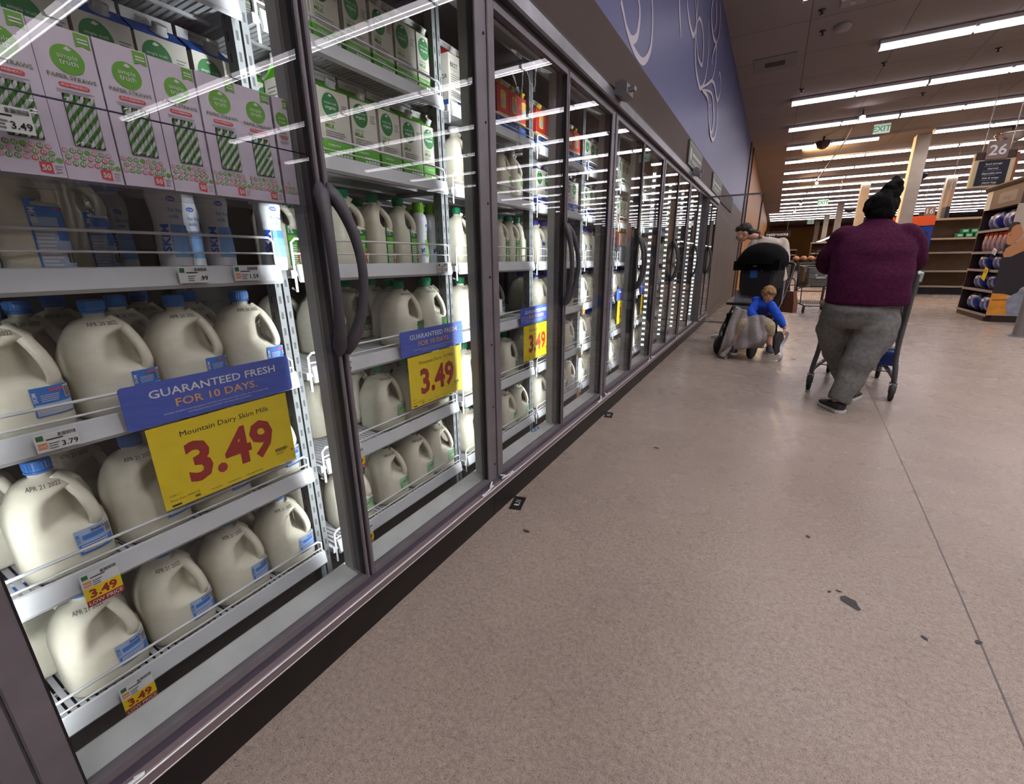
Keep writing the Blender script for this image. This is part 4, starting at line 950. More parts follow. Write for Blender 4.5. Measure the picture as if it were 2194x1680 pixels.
# ------------------------------------------------------------------ price signs and tags
def price_sign(name):
    e = empty('price_sign', (0, 0, 0)); mb = MB(); W = 0.385; hh = 0.098
    f0 = Face(mb, (0, -W / 2, 0)); 
    def rr(mbx, x0, x1, y0, y1, z0, z1, mi): mbx.box(x0, x1, y0, y1, z0, z1, mi)
    # rounded blue board
    pts = []
    for (cx, cz, a0) in ((W - 0.008, 0.008, -90), (W - 0.008, hh - 0.008, 0), (0.008, hh - 0.008, 90), (0.008, 0.008, 180)):
        pts += [(cx + 0.008 * math.cos(math.radians(a0 + t)), cz + 0.008 * math.sin(math.radians(a0 + t))) for t in (0, 30, 60, 90)]
    mb.loft([[(x, -W / 2 + a, b) for a, b in pts] for x in (-0.0015, 0.0)], sm=False)
    f = Face(mb, (0, -W / 2, 0)); f.text(W * 0.51, 0.062, 'GUARANTEED FRESH', 0.0185, 1, 1, 'C', 0.012, fit=0.292); f.text(W * 0.5, 0.033, 'FOR 10 DAYS.', 0.0185, 2, 1, 'C', 0.012, fit=0.19)
    f.text(W * 0.5, 0.019, "Includes all gallons and half gallons of Smith's and Mountain Dairy whole, 2%, 1% and skim milk", 0.0036, 1, 1, 'C', 0.0, fit=0.245); f.text(W * 0.5, 0.0115, 'and Mountain Dairy chocolate milk, from date of purchase.', 0.0036, 1, 1, 'C', 0.0, fit=0.15)
    mb.build('fresh_board', [sign_blue, paper_w, sign_or], e)
    mb = MB(); W2 = 0.332; h2 = 0.202; z0 = -0.205; x = 0.004
    mb.box(x - 0.001, x, -W2 / 2, W2 / 2, z0, z0 + h2, 0); f = Face(mb, (x, -W2 / 2, z0))
    f.text(W2 * 0.51, h2 * 0.82, name, 0.0135, 2, 1, 'C', 0.0, fit=0.215); f.text(W2 * 0.51, h2 * 0.24, '3.49', 0.098, 1, 1, 'C', 0.034, fit=0.215)
    f.bars(W2 * 0.83, h2 * 0.20, W2 * 0.94, h2 * 0.245, 22, 2, 1); f.lines(W2 * 0.83, h2 * 0.155, W2 * 0.92, h2 * 0.19, 3, 3, 1, 0.35); f.rect(W2 * 0.965, h2 * 0.15, W2 * 0.98, h2 * 0.175, 1, 1)
    f.text(W2 * 0.04, h2 * 0.145, '10081.1.1', 0.0052, 3, 1, 'L'); f.text(W2 * 0.04, h2 * 0.085, 'Print Date 04/01/22', 0.0056, 3, 1, 'L'); f.rect(W2 * 0.19, h2 * 0.035, W2 * 0.225, h2 * 0.062, 3, 1); f.rect(W2 * 0.04, h2 * 0.022, W2 * 0.1, h2 * 0.045, 2, 1)
    f.lines(W2 * 0.30, h2 * 0.045, W2 * 0.38, h2 * 0.06, 1, 3, 1, 0.5, 0); f.lines(W2 * 0.42, h2 * 0.045, W2 * 0.52, h2 * 0.06, 1, 3, 1, 0.5, 0); f.lines(W2 * 0.56, h2 * 0.045, W2 * 0.70, h2 * 0.06, 1, 3, 1, 0.5, 0)
    mb.build('price_card', [sign_yel, sign_red, ink, mat('olive_ink', (120, 106, 20), 0.5)], e)
    mb = MB(); mb.box(-0.004, -0.002, -W2 / 2 - 0.004, W2 / 2 + 0.004, z0 - 0.004, 0.09); mb.add([(x + 0.0015, -W2 / 2 - 0.003, z0 - 0.003), (x + 0.0015, W2 / 2 + 0.003, z0 - 0.003), (x + 0.0015, W2 / 2 + 0.003, z0 + h2), (x + 0.0015, -W2 / 2 - 0.003, z0 + h2)], [(0, 1, 2, 3)]); mb.build('sleeve', glass_mat('sleeve_film', 0.02, 0.25), e)
    return Proto(e)
PS1 = price_sign('Mountain Dairy Skim Milk'); PS2 = price_sign('Mountain Dairy 1% Milk'); PS3 = price_sign('Mountain Dairy 2% Milk')
sgn_lab = ['largest yellow and blue price sign, for skim milk, on the straw-box cooler', 'yellow and blue price sign for one-percent milk behind the second door', 'yellow and blue price sign behind the third door', 'yellow and blue price sign below the chocolate-drink tray', 'yellow and blue price sign behind the sixth door', 'small yellow and blue price sign behind the seventh door', 'small yellow and blue price sign beside the open door']
for i, y in enumerate((0.538, 1.366, 2.285, 4.03, 4.86, 5.78, 7.45)):
    (PS1 if i == 0 else PS2 if i < 3 else PS3).place((-1.152, y, 0.818), 0, sgn_lab[i], 'price sign', 'blue and yellow price signs'); 
def price_tag(price, low, wic=True):
    W, H = (0.062, 0.036) if not low else (0.062, 0.076); mb = MB(); mb.box(-0.0006, 0.0, -W / 2, W / 2, -H, 0.0, 0); f = Face(mb, (0, -W / 2, -0.036))
    f.rect(0.003, 0.023, 0.013, 0.033, 1); f.bars(0.034, 0.026, 0.06, 0.033, 16, 2); f.lines(0.016, 0.0215, 0.04, 0.0255, 1, 2, 1, 0.6, 0)
    if wic: f.rect(0.003, 0.006, 0.016, 0.018, 3); f.text(0.0095, 0.009, 'WIC', 0.005, 0, 2, 'C', 0.02)
    f.lines(0.018, 0.004, 0.034, 0.018, 3, 4, 1, 0.5)
    if not low: f.text(0.060, 0.005, price, 0.0105, 2, 1, 'R', 0.02)
    else:
        f.rect(0, -0.04, W, 0.002, 5, 1); f.rect(0, -0.04, W, -0.026, 6, 2); f.text(W / 2, -0.0365, 'LOW PRICE', 0.008, 0, 3, 'C', 0.01, fit=0.056); f.text(W / 2, -0.021, price, 0.0185, 6, 2, 'C', 0.035, fit=0.046)
    return Proto(mb.build('price_tag', [paper_w, tag_green, ink, tag_or, ink_grey, sign_yel, sign_red]))
T99 = price_tag('.99', False, False); T159 = price_tag('1.59', False); T379 = price_tag('3.79', False); T349 = price_tag('3.49', True); T349w = price_tag('3.49', False)
def ptag(pr, y, k, label, x=-1.158, z=None): pr.place((x, y, (DZ[k] + 0.014) if z is None else z), 0, label, 'price tag')
ptag(T99, 0.54, 3, 'white price tag reading .99 below the first skim bottle'); ptag(T159, 0.662, 3, 'white price tag reading 1.59 on the rail by the third skim bottle')
ptag(T379, 0.240, 2, 'white price tag reading 3.79 at the end of the third-lowest rail'); ptag(T349, 0.235, 1, 'yellow and red low price tag on the second-lowest shelf of the straw-box cooler', x=-1.156)
ptag(T349, 0.235, 0, 'yellow and red low price tag on the bottom shelf of the straw-box cooler', x=-1.156)
T349w.place((-1.034, 0.270, 1.396), 0, 'white price tag reading 3.49 stuck on the clear bin', 'price tag')
ptag(T349, 0.925, 1, 'yellow and red low price tag half hidden by the second door edge, upper', x=-1.156); ptag(T349, 0.925, 0, 'yellow and red low price tag half hidden by the second door edge, lower', x=-1.156)
ptag(T159, 1.455, 3, 'white price tag below the lime-capped bottles'); ptag(T349w, 0.91, 3, 'white price tag behind the paired handles on the fourth-lowest rail'); ptag(T379, 0.92, 2, 'white price tag reading 3.79 at the end of the rail behind the second door')
for i, (y, k) in enumerate(((2.50, 0), (2.50, 1), (3.00, 0), (3.00, 1), (3.04, 2))): ptag(T349, y, k, 'yellow low price tag behind the fourth door, %s of that door' % ORDW[i], x=-1.156)
# crumpled blue scrap under the third door
mb = MB(); mb.sheet([[(-1.085 - 0.012 * j, 2.12 + 0.02 * i, 0.205 + 0.006 * math.sin(3 * i + 2 * j)) for i in range(5)] for j in range(3)]); tag(mb.build('blue_scrap', lab_blue), 'torn scrap of blue label on the ledge behind the third door', 'scrap')
# clear plastic flap hung behind the third door
mb = MB(); mb.sheet([[(-1.05 + 0.01 * math.sin(0.9 * i + 0.5 * j), 1.86 + 0.02 * i, 1.62 + 0.035 * j) for i in range(12)] for j in range(12)]); tag(mb.build('plastic_flap', acrylic), 'wrinkled clear plastic sheet hanging high behind the third door', 'plastic sheet')
# pale carton glimpsed behind the very first door
mb = MB(); mb.box(-0.05, 0.05, -0.1, 0.1, 0, 0.12, 0, ch=0.003); Face(mb, (0.05, -0.1, 0)).rect(0.02, 0.02, 0.18, 0.07, 1); o = mb.build('pale_pack', [straw_box_m, pink]); o.location = (-1.25, -0.12, DZ[0]); tag(o, 'pale pink-printed pack behind the sliver of door before the straw-box door', 'pack')
# ------------------------------------------------------------------ people
def limb(mb, pts, rad, n=14, k=4):
    Q = smooth_path([tuple(p) + (r,) for p, r in zip(pts, rad)], k)
    mb.tube([q[:3] for q in Q], [max(0.004, q[3]) for q in Q], n)
    mb.ball(Q[0][:3], Q[0][3], 12, 8); mb.ball(Q[-1][:3], Q[-1][3], 12, 8)
def axes(fwd, up=(0, 0, 1)):
    f = Vector(fwd).normalized(); u = Vector(up); u = (u - f * u.dot(f)).normalized(); r = f.cross(u)
    return Matrix((r, f, u)).transposed().to_4x4()
def head(mb, c, fwd, up=(0, 0, 1), s=1.0):
    """skull, jaw, nose, lips, brow and ears; local x right, y forward, z up"""
    M = axes(fwd, up); c = Vector(c)
    def at(x, y, z): return c + (M.to_3x3() @ Vector((x, y, z))) * s
    R3 = M.to_3x3()
    def b(p, r, n=14, m=10): mb.ball(at(*p), tuple(q * s for q in r), n, m, M=R3.to_4x4())
    b((0, -0.012, 0.022), (0.075, 0.093, 0.092), 18, 12); b((0, 0.018, -0.03), (0.062, 0.072, 0.078), 16, 10); b((0, 0.055, -0.082), (0.030, 0.026, 0.026))
    b((0, 0.088, -0.022), (0.012, 0.018, 0.024)); b((0, 0.098, -0.034), (0.013, 0.013, 0.011)); b((0, 0.079, -0.058), (0.022, 0.013, 0.008)); b((0, 0.077, -0.068), (0.018, 0.012, 0.008))
    b((0.03, 0.070, 0.012), (0.028, 0.014, 0.010)); b((-0.03, 0.070, 0.012), (0.028, 0.014, 0.010)); b((0.042, 0.055, -0.035), (0.024, 0.022, 0.022)); b((-0.042, 0.055, -0.035), (0.024, 0.022, 0.022))
    for sx in (-1, 1): b((sx * 0.076, -0.008, -0.012), (0.010, 0.020, 0.030))
    return at
def face_marks(parent, at, s=1.0):
    """eyes, eyebrows and lips as small parts of the person"""
    mb = MB()
    for sx in (-1, 1): mb.ball(at(sx * 0.031, 0.077, -0.004), 0.010 * s, 10, 6, 0); mb.ball(at(sx * 0.031, 0.0835, -0.005), 0.0052 * s, 8, 6, 1)
    mb.build('eyes', [paper_w, ink], parent)
    mb = MB(); mb.tube([at(-0.016, 0.090, -0.063), at(0, 0.0945, -0.062), at(0.016, 0.090, -0.063)], 0.004 * s, 6); mb.build('lips', mat('lip_tone', (168, 92, 88), 0.5), parent)
def hand(mb, wrist, d, nrm, s=1.0, curl=0.5, side=1):
    """palm, four unequal bent fingers, thumb from the side of the palm"""
    d = Vector(d).normalized(); n_ = Vector(nrm); n_ = (n_ - d * n_.dot(d)).normalized(); x = d.cross(n_) * side; w0 = Vector(wrist)
    P = lambda a, b, c: w0 + (d * a + x * b + n_ * c) * s
    mb.tube([P(-0.02, 0, 0), P(0.02, 0, 0), P(0.05, 0, 0.002), P(0.085, 0, 0.004)], [(0.016 * s, 0.024 * s), (0.017 * s, 0.032 * s), (0.016 * s, 0.040 * s), (0.012 * s, 0.039 * s)], 12, up=tuple(n_))
    for i, (b, L_) in enumerate(((0.030, 0.070), (0.010, 0.080), (-0.010, 0.074), (-0.029, 0.058))):
        p = [P(0.075, b, 0.003)]; ang = 0.0; q = Vector((0.075, 0.003))
        for f_, l in ((curl * 0.7, L_ * 0.45), (curl * 1.7, L_ * 0.32), (curl * 2.4, L_ * 0.25)):
            q = q + Vector((math.cos(f_) * l, math.sin(f_) * l)); p.append(P(q[0], b * 1.05, q[1]))
        mb.tube(p, [0.0095 * s, 0.009 * s, 0.0085 * s, 0.0065 * s], 8); mb.ball(p[-1], 0.0068 * s, 8, 6); mb.ball(p[1], 0.0092 * s, 8, 6)
    p = [P(0.018, 0.026, 0.004), P(0.045, 0.050, 0.012), P(0.070, 0.056, 0.026), P(0.088, 0.050, 0.034)]; mb.tube(p, [0.014 * s, 0.011 * s, 0.0095 * s, 0.007 * s], 8); mb.ball(p[-1], 0.0072 * s, 8, 6)
def shoe(parent, heel, d, L, m_up, w=0.047, tilt=0.0):
    """trainer with a pale sole; heel point on the ground, d = toe direction"""
    d = Vector((d[0], d[1], 0)).normalized(); M = Matrix.Translation(heel) @ Matrix((Vector((d.y, -d.x, 0)), d, Vector((0, 0, 1)))).transposed().to_4x4() @ Matrix.Rotation(tilt, 4, 'X')
    def ring(y, hw, z0, z1): return [M @ Vector((hw * math.cos(a), y * L, z0 + (z1 - z0) * (0.5 + 0.5 * math.sin(a)))) for a in [2 * PI * i / 14 for i in range(14)]]
    mb = MB(); mb.loft([ring(-0.02, w * 0.5, 0.02, 0.075), ring(0.06, w * 0.78, 0.018, 0.10), ring(0.22, w * 0.85, 0.018, 0.105), ring(0.4, w * 0.86, 0.018, 0.085), ring(0.62, w * 0.98, 0.018, 0.066), ring(0.82, w * 0.95, 0.018, 0.052), ring(0.96, w * 0.62, 0.02, 0.04), ring(1.0, w * 0.2, 0.022, 0.032)])
    o = mb.build('shoe', m_up, parent)
    mb = MB(); out = []
    for y, hw in ((-0.04, 0.4), (0.0, 0.72), (0.1, 0.86), (0.4, 0.84), (0.65, 1.04), (0.85, 0.98), (0.97, 0.66), (1.02, 0.25)): out.append((hw * w, y * L))
    pts = out + [(-x, y) for x, y in out[::-1]]
    mb.loft([[M @ Vector((x * k, y, z)) for x, y in pts] for z, k in ((0.0, 0.95), (0.006, 1.0), (0.024, 1.02))], sm=False); mb.build('sole', shoe_w, o)
    return o
def ringd2(c, ax, r, n=16):
    ax = Vector(ax).normalized(); u = ax.orthogonal().normalized(); v = ax.cross(u); return [Vector(c) + u * r * math.cos(2 * PI * i / n) + v * r * math.sin(2 * PI * i / n) for i in range(n)]
# ---- shopper in a maroon fleece pushing the cart, seen from behind
mb = MB()
mb.loft([ell(c, a, b) for c, a, b in (((0.61, 4.28, 0.74), 0.16, 0.12), ((0.61, 4.28, 0.85), 0.225, 0.15), ((0.62, 4.30, 1.0), 0.215, 0.15), ((0.63, 4.37, 1.2), 0.205, 0.14), ((0.64, 4.43, 1.34), 0.175, 0.11), ((0.645, 4.46, 1.40), 0.07, 0.065), ((0.65, 4.49, 1.47), 0.055, 0.058))])
A_w1 = head(mb, (0.655, 4.525, 1.505), (0.10, 1, -0.18), s=1.0)
for pts, rad in ((((0.45, 4.42, 1.33), (0.375, 4.47, 1.14), (0.43, 4.62, 1.075)), (0.062, 0.05, 0.032)), (((0.83, 4.42, 1.33), (0.915, 4.47, 1.14), (0.905, 4.62, 1.08)), (0.062, 0.05, 0.032)),
    (((0.49, 4.31, 0.80), (0.585, 4.42, 0.46), (0.70, 4.45, 0.09)), (0.115, 0.075, 0.045)), (((0.73, 4.27, 0.80), (0.69, 4.18, 0.46), (0.575, 4.075, 0.10)), (0.115, 0.075, 0.045))): limb(mb, pts, rad)
hand(mb, (0.45, 4.63, 1.075), (0.35, 0.8, -0.1), (0.2, 0.1, -1), 0.95, 0.75, 1); hand(mb, (0.90, 4.63, 1.08), (-0.2, 0.9, -0.1), (0, 0.1, -1), 0.95, 0.75, -1)
w1 = organic('person', mb, skin2, 0.008, 3)
tag(w1, 'person in maroon fleece and grey sweatpants walking away behind a shopping cart', 'person')
mb = MB()
mb.loft([ell(c, a, b, 24) for c, a, b in (((0.645, 4.27, 0.812), 0.252, 0.185), ((0.645, 4.275, 0.83), 0.260, 0.19), ((0.643, 4.29, 0.95), 0.260, 0.192), ((0.64, 4.33, 1.08), 0.256, 0.185), ((0.64, 4.37, 1.2), 0.258, 0.175), ((0.64, 4.41, 1.29), 0.245, 0.155), ((0.64, 4.43, 1.345), 0.20, 0.125), ((0.645, 4.455, 1.395), 0.115, 0.09), ((0.65, 4.47, 1.425), 0.080, 0.075), ((0.65, 4.485, 1.465), 0.076, 0.074))])
limb(mb, ((0.46, 4.42, 1.30), (0.405, 4.45, 1.21), (0.375, 4.49, 1.115), (0.42, 4.60, 1.08)), (0.098, 0.092, 0.078, 0.056)); limb(mb, ((0.82, 4.42, 1.30), (0.885, 4.45, 1.21), (0.912, 4.49, 1.125), (0.905, 4.60, 1.085)), (0.098, 0.092, 0.078, 0.056))
organic('fleece_jacket', mb, maroon, 0.012, 5, w1, 0.013, 6.0, aniso=(0.8, 0.8, 1.7))
mb = MB()
mb.loft([ell(c, a, b, 24) for c, a, b in (((0.618, 4.28, 0.64), 0.20, 0.15), ((0.62, 4.275, 0.70), 0.228, 0.178), ((0.622, 4.27, 0.77), 0.238, 0.182), ((0.628, 4.275, 0.83), 0.232, 0.168), ((0.63, 4.28, 0.87), 0.22, 0.155))])
limb(mb, ((0.505, 4.30, 0.74), (0.505, 4.34, 0.60), (0.555, 4.41, 0.42), (0.63, 4.44, 0.26), (0.69, 4.45, 0.12)), (0.130, 0.135, 0.110, 0.094, 0.078)); limb(mb, ((0.745, 4.25, 0.72), (0.725, 4.22, 0.60), (0.68, 4.17, 0.44), (0.63, 4.12, 0.27), (0.585, 4.08, 0.15)), (0.125, 0.138, 0.116, 0.096, 0.074))
mb.loft([ringd2((0.60, 4.095, 0.19), (-0.3, -0.2, -1), 0.080), ringd2((0.583, 4.08, 0.12), (-0.3, -0.2, -1), 0.080), ringd2((0.576, 4.073, 0.085), (-0.3, -0.2, -1), 0.074)])
organic('sweatpants', mb, sweat_grey, 0.011, 4, w1, 0.016, 7.0, aniso=(0.8, 0.8, 1.6))
shoe(w1, (0.60, 4.03, 0.002), (-0.35, 0.75), 0.25, shoe_dk, 0.055)
shoe(w1, (0.69, 4.41, 0.002), (0.30, 0.8), 0.245, shoe_dk, 0.05)
mb = MB(); mb.ball((0.650, 4.50, 1.525), (0.108, 0.115, 0.108), 20, 14); mb.ball((0.655, 4.455, 1.475), (0.085, 0.075, 0.06), 16, 10); mb.ball((0.665, 4.49, 1.59), (0.08, 0.085, 0.055), 14, 10)
for p, r in (((0.690, 4.49, 1.635), 0.055), ((0.705, 4.48, 1.665), 0.044), ((0.67, 4.47, 1.665), 0.034), ((0.70, 4.50, 1.70), 0.030), ((0.725, 4.49, 1.635), 0.035), ((0.655, 4.50, 1.63), 0.035)): mb.ball(p, r, 12, 8)
organic('hair', mb, hair_blk, 0.007, 2, w1, 0.016, 22.0)
# ---- shopper beside the stroller, head turned to the open cooler door
mb = MB()
mb.loft([ell(c, a, b) for c, a, b in (((0.0, 7.20, 0.74), 0.15, 0.11), ((0.0, 7.20, 0.86), 0.175, 0.125), ((-0.02, 7.19, 1.0), 0.145, 0.105), ((-0.06, 7.17, 1.18), 0.165, 0.11), ((-0.10, 7.15, 1.345), 0.165, 0.095), ((-0.15, 7.145, 1.40), 0.075, 0.06), ((-0.22, 7.14, 1.43), 0.05, 0.05))])
limb(mb, ((-0.15, 7.145, 1.38), (-0.24, 7.14, 1.43), (-0.34, 7.13, 1.46)), (0.055, 0.05, 0.05))
A_w2 = head(mb, (-0.415, 7.12, 1.49), (-1.0, -0.25, -0.36), (-0.30, 0, 1), 0.97)
limb(mb, ((-0.27, 7.14, 1.34), (-0.36, 7.08, 1.12), (-0.30, 6.90, 1.08)), (0.048, 0.042, 0.028)); limb(mb, ((0.075, 7.16, 1.34), (0.12, 7.08, 1.11), (0.02, 6.90, 1.10)), (0.048, 0.042, 0.028))
hand(mb, (-0.30, 6.90, 1.085), (0.2, -0.9, 0.1), (0, -0.1, -1), 0.92, 0.7, 1); hand(mb, (0.02, 6.90, 1.10), (-0.1, -0.9, 0.1), (0, -0.1, -1), 0.92, 0.7, -1)
limb(mb, ((-0.08, 7.20, 0.84), (-0.30, 7.24, 0.47), (-0.50, 7.30, 0.09)), (0.10, 0.065, 0.04)); limb(mb, ((0.085, 7.20, 0.84), (0.09, 7.20, 0.46), (0.10, 7.24, 0.09)), (0.10, 0.065, 0.04))
w2 = organic('person', mb, skin, 0.008, 3); tag(w2, 'person in pale sweater with dark tied-back hair peering toward the open cooler door', 'person')
face_marks(w2, A_w2, 0.97)
mb = MB(); mb.loft([ell(c, a, b) for c, a, b in (((0.0, 7.20, 0.80), 0.19, 0.14), ((0.0, 7.20, 0.90), 0.19, 0.14), ((-0.03, 7.19, 1.04), 0.18, 0.135), ((-0.07, 7.165, 1.22), 0.19, 0.135), ((-0.095, 7.15, 1.355), 0.195, 0.12), ((-0.12, 7.147, 1.405), 0.15, 0.09), ((-0.17, 7.145, 1.435), 0.08, 0.07))])
limb(mb, ((-0.26, 7.14, 1.345), (-0.36, 7.08, 1.11), (-0.31, 6.95, 1.085)), (0.075, 0.062, 0.042)); limb(mb, ((0.065, 7.16, 1.345), (0.125, 7.08, 1.10), (0.04, 6.95, 1.10)), (0.078, 0.062, 0.042))
organic('sweater', mb, wool, 0.011, 4, w2, 0.006, 12.0)
mb = MB(); mb.loft([ell(c, a, b) for c, a, b in (((0.0, 7.20, 0.70), 0.16, 0.12), ((0.0, 7.20, 0.84), 0.185, 0.135), ((0.0, 7.20, 0.92), 0.175, 0.13))]); limb(mb, ((-0.08, 7.20, 0.82), (-0.30, 7.24, 0.47), (-0.485, 7.295, 0.12)), (0.12, 0.085, 0.06)); limb(mb, ((0.085, 7.20, 0.82), (0.09, 7.20, 0.46), (0.10, 7.235, 0.12)), (0.12, 0.085, 0.06)); organic('trousers', mb, denim_dk, 0.011, 4, w2, 0.005, 12.0)
wt = mat('white_trainer', (206, 204, 204), 0.6); shoe(w2, (-0.45, 7.30, 0.002), (-1, 0.05), 0.235, wt, 0.045); shoe(w2, (0.10, 7.28, 0.002), (0.05, -1), 0.235, wt, 0.045)
mb = MB(); M = axes((-1.0, -0.25, -0.36), (-0.30, 0, 1)).to_3x3().to_4x4()
for p, r in (((0, -0.03, 0.05), (0.086, 0.098, 0.088)), ((0, -0.075, 0.0), (0.078, 0.06, 0.075)), ((0, 0.03, 0.075), (0.07, 0.06, 0.045)), ((0, -0.12, -0.03), (0.042, 0.05, 0.04))): mb.ball(A_w2(*p), tuple(q * 0.97 for q in r), 16, 10, M=M)
limb(mb, (A_w2(0, -0.13, -0.03), A_w2(0, -0.175, -0.06), A_w2(0.01, -0.20, -0.14)), (0.036, 0.032, 0.014)); organic('hair', mb, hair_brn, 0.007, 3, w2, 0.006, 30.0)
mb = MB(); mb.tube(smooth_path([(-0.20, 7.06, 1.43), (-0.205, 7.13, 1.475), (-0.20, 7.20, 1.43), (-0.12, 7.29, 1.25), (0.10, 7.30, 1.02)], 4), [(0.005, 0.02)] * 17, 8, up=(0, 0, 1)); mb.build('shoulder_strap', brown_bag, w2)
# ---- toddler in the front stroller seat
mb = MB(); tp = Vector((-0.10, 6.12, 0.46))
mb.loft([ell(c, a, b, 18) for c, a, b in (((-0.115, 6.13, 0.40), 0.07, 0.06), ((-0.105, 6.12, 0.46), 0.092, 0.075), ((-0.075, 6.09, 0.55), 0.09, 0.072), ((-0.045, 6.05, 0.635), 0.085, 0.062), ((-0.025, 6.03, 0.672), 0.045, 0.042), ((-0.015, 6.02, 0.70), 0.036, 0.036))])
A_ch = head(mb, (-0.005, 6.005, 0.755), (0.42, -0.85, -0.40), (0.18, 0, 1), 0.80)
limb(mb, ((-0.115, 6.05, 0.635), (-0.15, 5.99, 0.55), (-0.075, 5.93, 0.48)), (0.032, 0.028, 0.02)); limb(mb, ((0.035, 6.03, 0.62), (0.135, 5.99, 0.49), (0.205, 5.95, 0.385)), (0.032, 0.028, 0.02))
hand(mb, (-0.07, 5.925, 0.475), (0.35, -0.25, -0.85), (0.5, 0.6, -0.1), 0.56, 0.7, 1); hand(mb, (0.207, 5.948, 0.38), (0.45, -0.15, -0.8), (-0.6, 0.4, -0.4), 0.56, 0.55, -1)
limb(mb, ((-0.04, 6.08, 0.43), (0.045, 5.88, 0.41), (0.065, 5.85, 0.27), (0.085, 5.83, 0.18)), (0.055, 0.046, 0.04, 0.028)); limb(mb, ((-0.16, 6.10, 0.43), (-0.22, 5.92, 0.42), (-0.27, 5.90, 0.25), (-0.29, 5.88, 0.14)), (0.055, 0.046, 0.04, 0.028))
ch = organic('person', mb, skin, 0.0052, 2); tag(ch, 'toddler in a blue hoodie leaning out of the stroller holding a receipt strip', 'person'); face_marks(ch, A_ch, 0.80)
mb = MB(); mb.loft([ell(c, a, b, 18) for c, a, b in (((-0.112, 6.125, 0.41), 0.108, 0.088), ((-0.105, 6.12, 0.47), 0.112, 0.09), ((-0.075, 6.09, 0.555), 0.106, 0.085), ((-0.045, 6.055, 0.635), 0.10, 0.076), ((-0.028, 6.035, 0.675), 0.062, 0.056), ((-0.02, 6.03, 0.69), 0.055, 0.05))])
mb.ball((-0.075, 6.09, 0.675), (0.075, 0.045, 0.05), 14, 8, M=Matrix.Rotation(-0.3, 4, 'Y')); mb.ball((-0.13, 6.09, 0.69), (0.045, 0.035, 0.035), 12, 8)
limb(mb, ((-0.115, 6.05, 0.635), (-0.158, 5.985, 0.55), (-0.115, 5.955, 0.51)), (0.054, 0.050, 0.038)); limb(mb, ((0.035, 6.03, 0.625), (0.13, 5.995, 0.50), (0.185, 5.96, 0.415)), (0.056, 0.050, 0.036))
organic('hoodie', mb, hood_blue, 0.007, 3, ch, 0.004, 25.0)
mb = MB(); mb.loft([ell(c, a, b, 18) for c, a, b in (((-0.09, 6.095, 0.42), 0.09, 0.085), ((-0.085, 6.088, 0.48), 0.094, 0.086), ((-0.06, 6.062, 0.555), 0.085, 0.08), ((-0.035, 6.035, 0.61), 0.055, 0.066))]); organic('hoodie_panel', mb, hood_navy, 0.007, 3, ch)
mb = MB(); mb.loft([ell(c, a, b, 18) for c, a, b in (((-0.105, 6.10, 0.385), 0.10, 0.08), ((-0.105, 6.11, 0.44), 0.105, 0.085))]); limb(mb, ((-0.04, 6.07, 0.43), (0.045, 5.89, 0.415), (0.062, 5.86, 0.32)), (0.070, 0.064, 0.058)); limb(mb, ((-0.16, 6.09, 0.43), (-0.22, 5.93, 0.42), (-0.25, 5.91, 0.30)), (0.070, 0.062, 0.055)); organic('trousers', mb, khaki, 0.008, 3, ch, 0.004, 22.0)
shoe(ch, (0.072, 5.845, 0.105), (0.30, -0.9), 0.135, shoe_dk, 0.036, -0.1); shoe(ch, (-0.29, 5.90, 0.07), (0.15, -0.9), 0.135, shoe_dk, 0.036, -0.1)
mb = MB(); M = axes((0.42, -0.85, -0.40), (0.18, 0, 1)).to_3x3().to_4x4()
for p, r in (((0, -0.02, 0.045), (0.084, 0.094, 0.076)), ((0, -0.06, 0.0), (0.078, 0.06, 0.07)), ((0.0, 0.055, 0.062), (0.062, 0.036, 0.034)), ((0.06, 0.01, 0.03), (0.028, 0.05, 0.05)), ((-0.06, 0.01, 0.03), (0.028, 0.05, 0.05))): mb.ball(A_ch(*p), tuple(q * 0.82 for q in r), 16, 10, M=M)
organic('hair', mb, hair_bld, 0.005, 2, ch, 0.008, 45.0)
# receipt strip dangling from the child's hand
mb = MB(); g = []
for i in range(14):
    t = i / 13; z = 0.345 - 0.335 * t; x = 0.236 - 0.03 * t + 0.012 * math.sin(9 * t); y = 5.935 + 0.04 * math.sin(5 * t); g.append([(x - 0.016, y, z), (x + 0.016, y + 0.012, z)])
g += [[(0.18, 5.93, 0.006), (0.212, 5.95, 0.006)], [(0.15, 5.86, 0.004), (0.182, 5.872, 0.004)]]
mb.sheet(g); tag(mb.build('receipt_strip', mat('receipt_paper', (228, 226, 232), 0.7)), 'long white paper receipt dangling from the toddler hand to the floor', 'receipt')

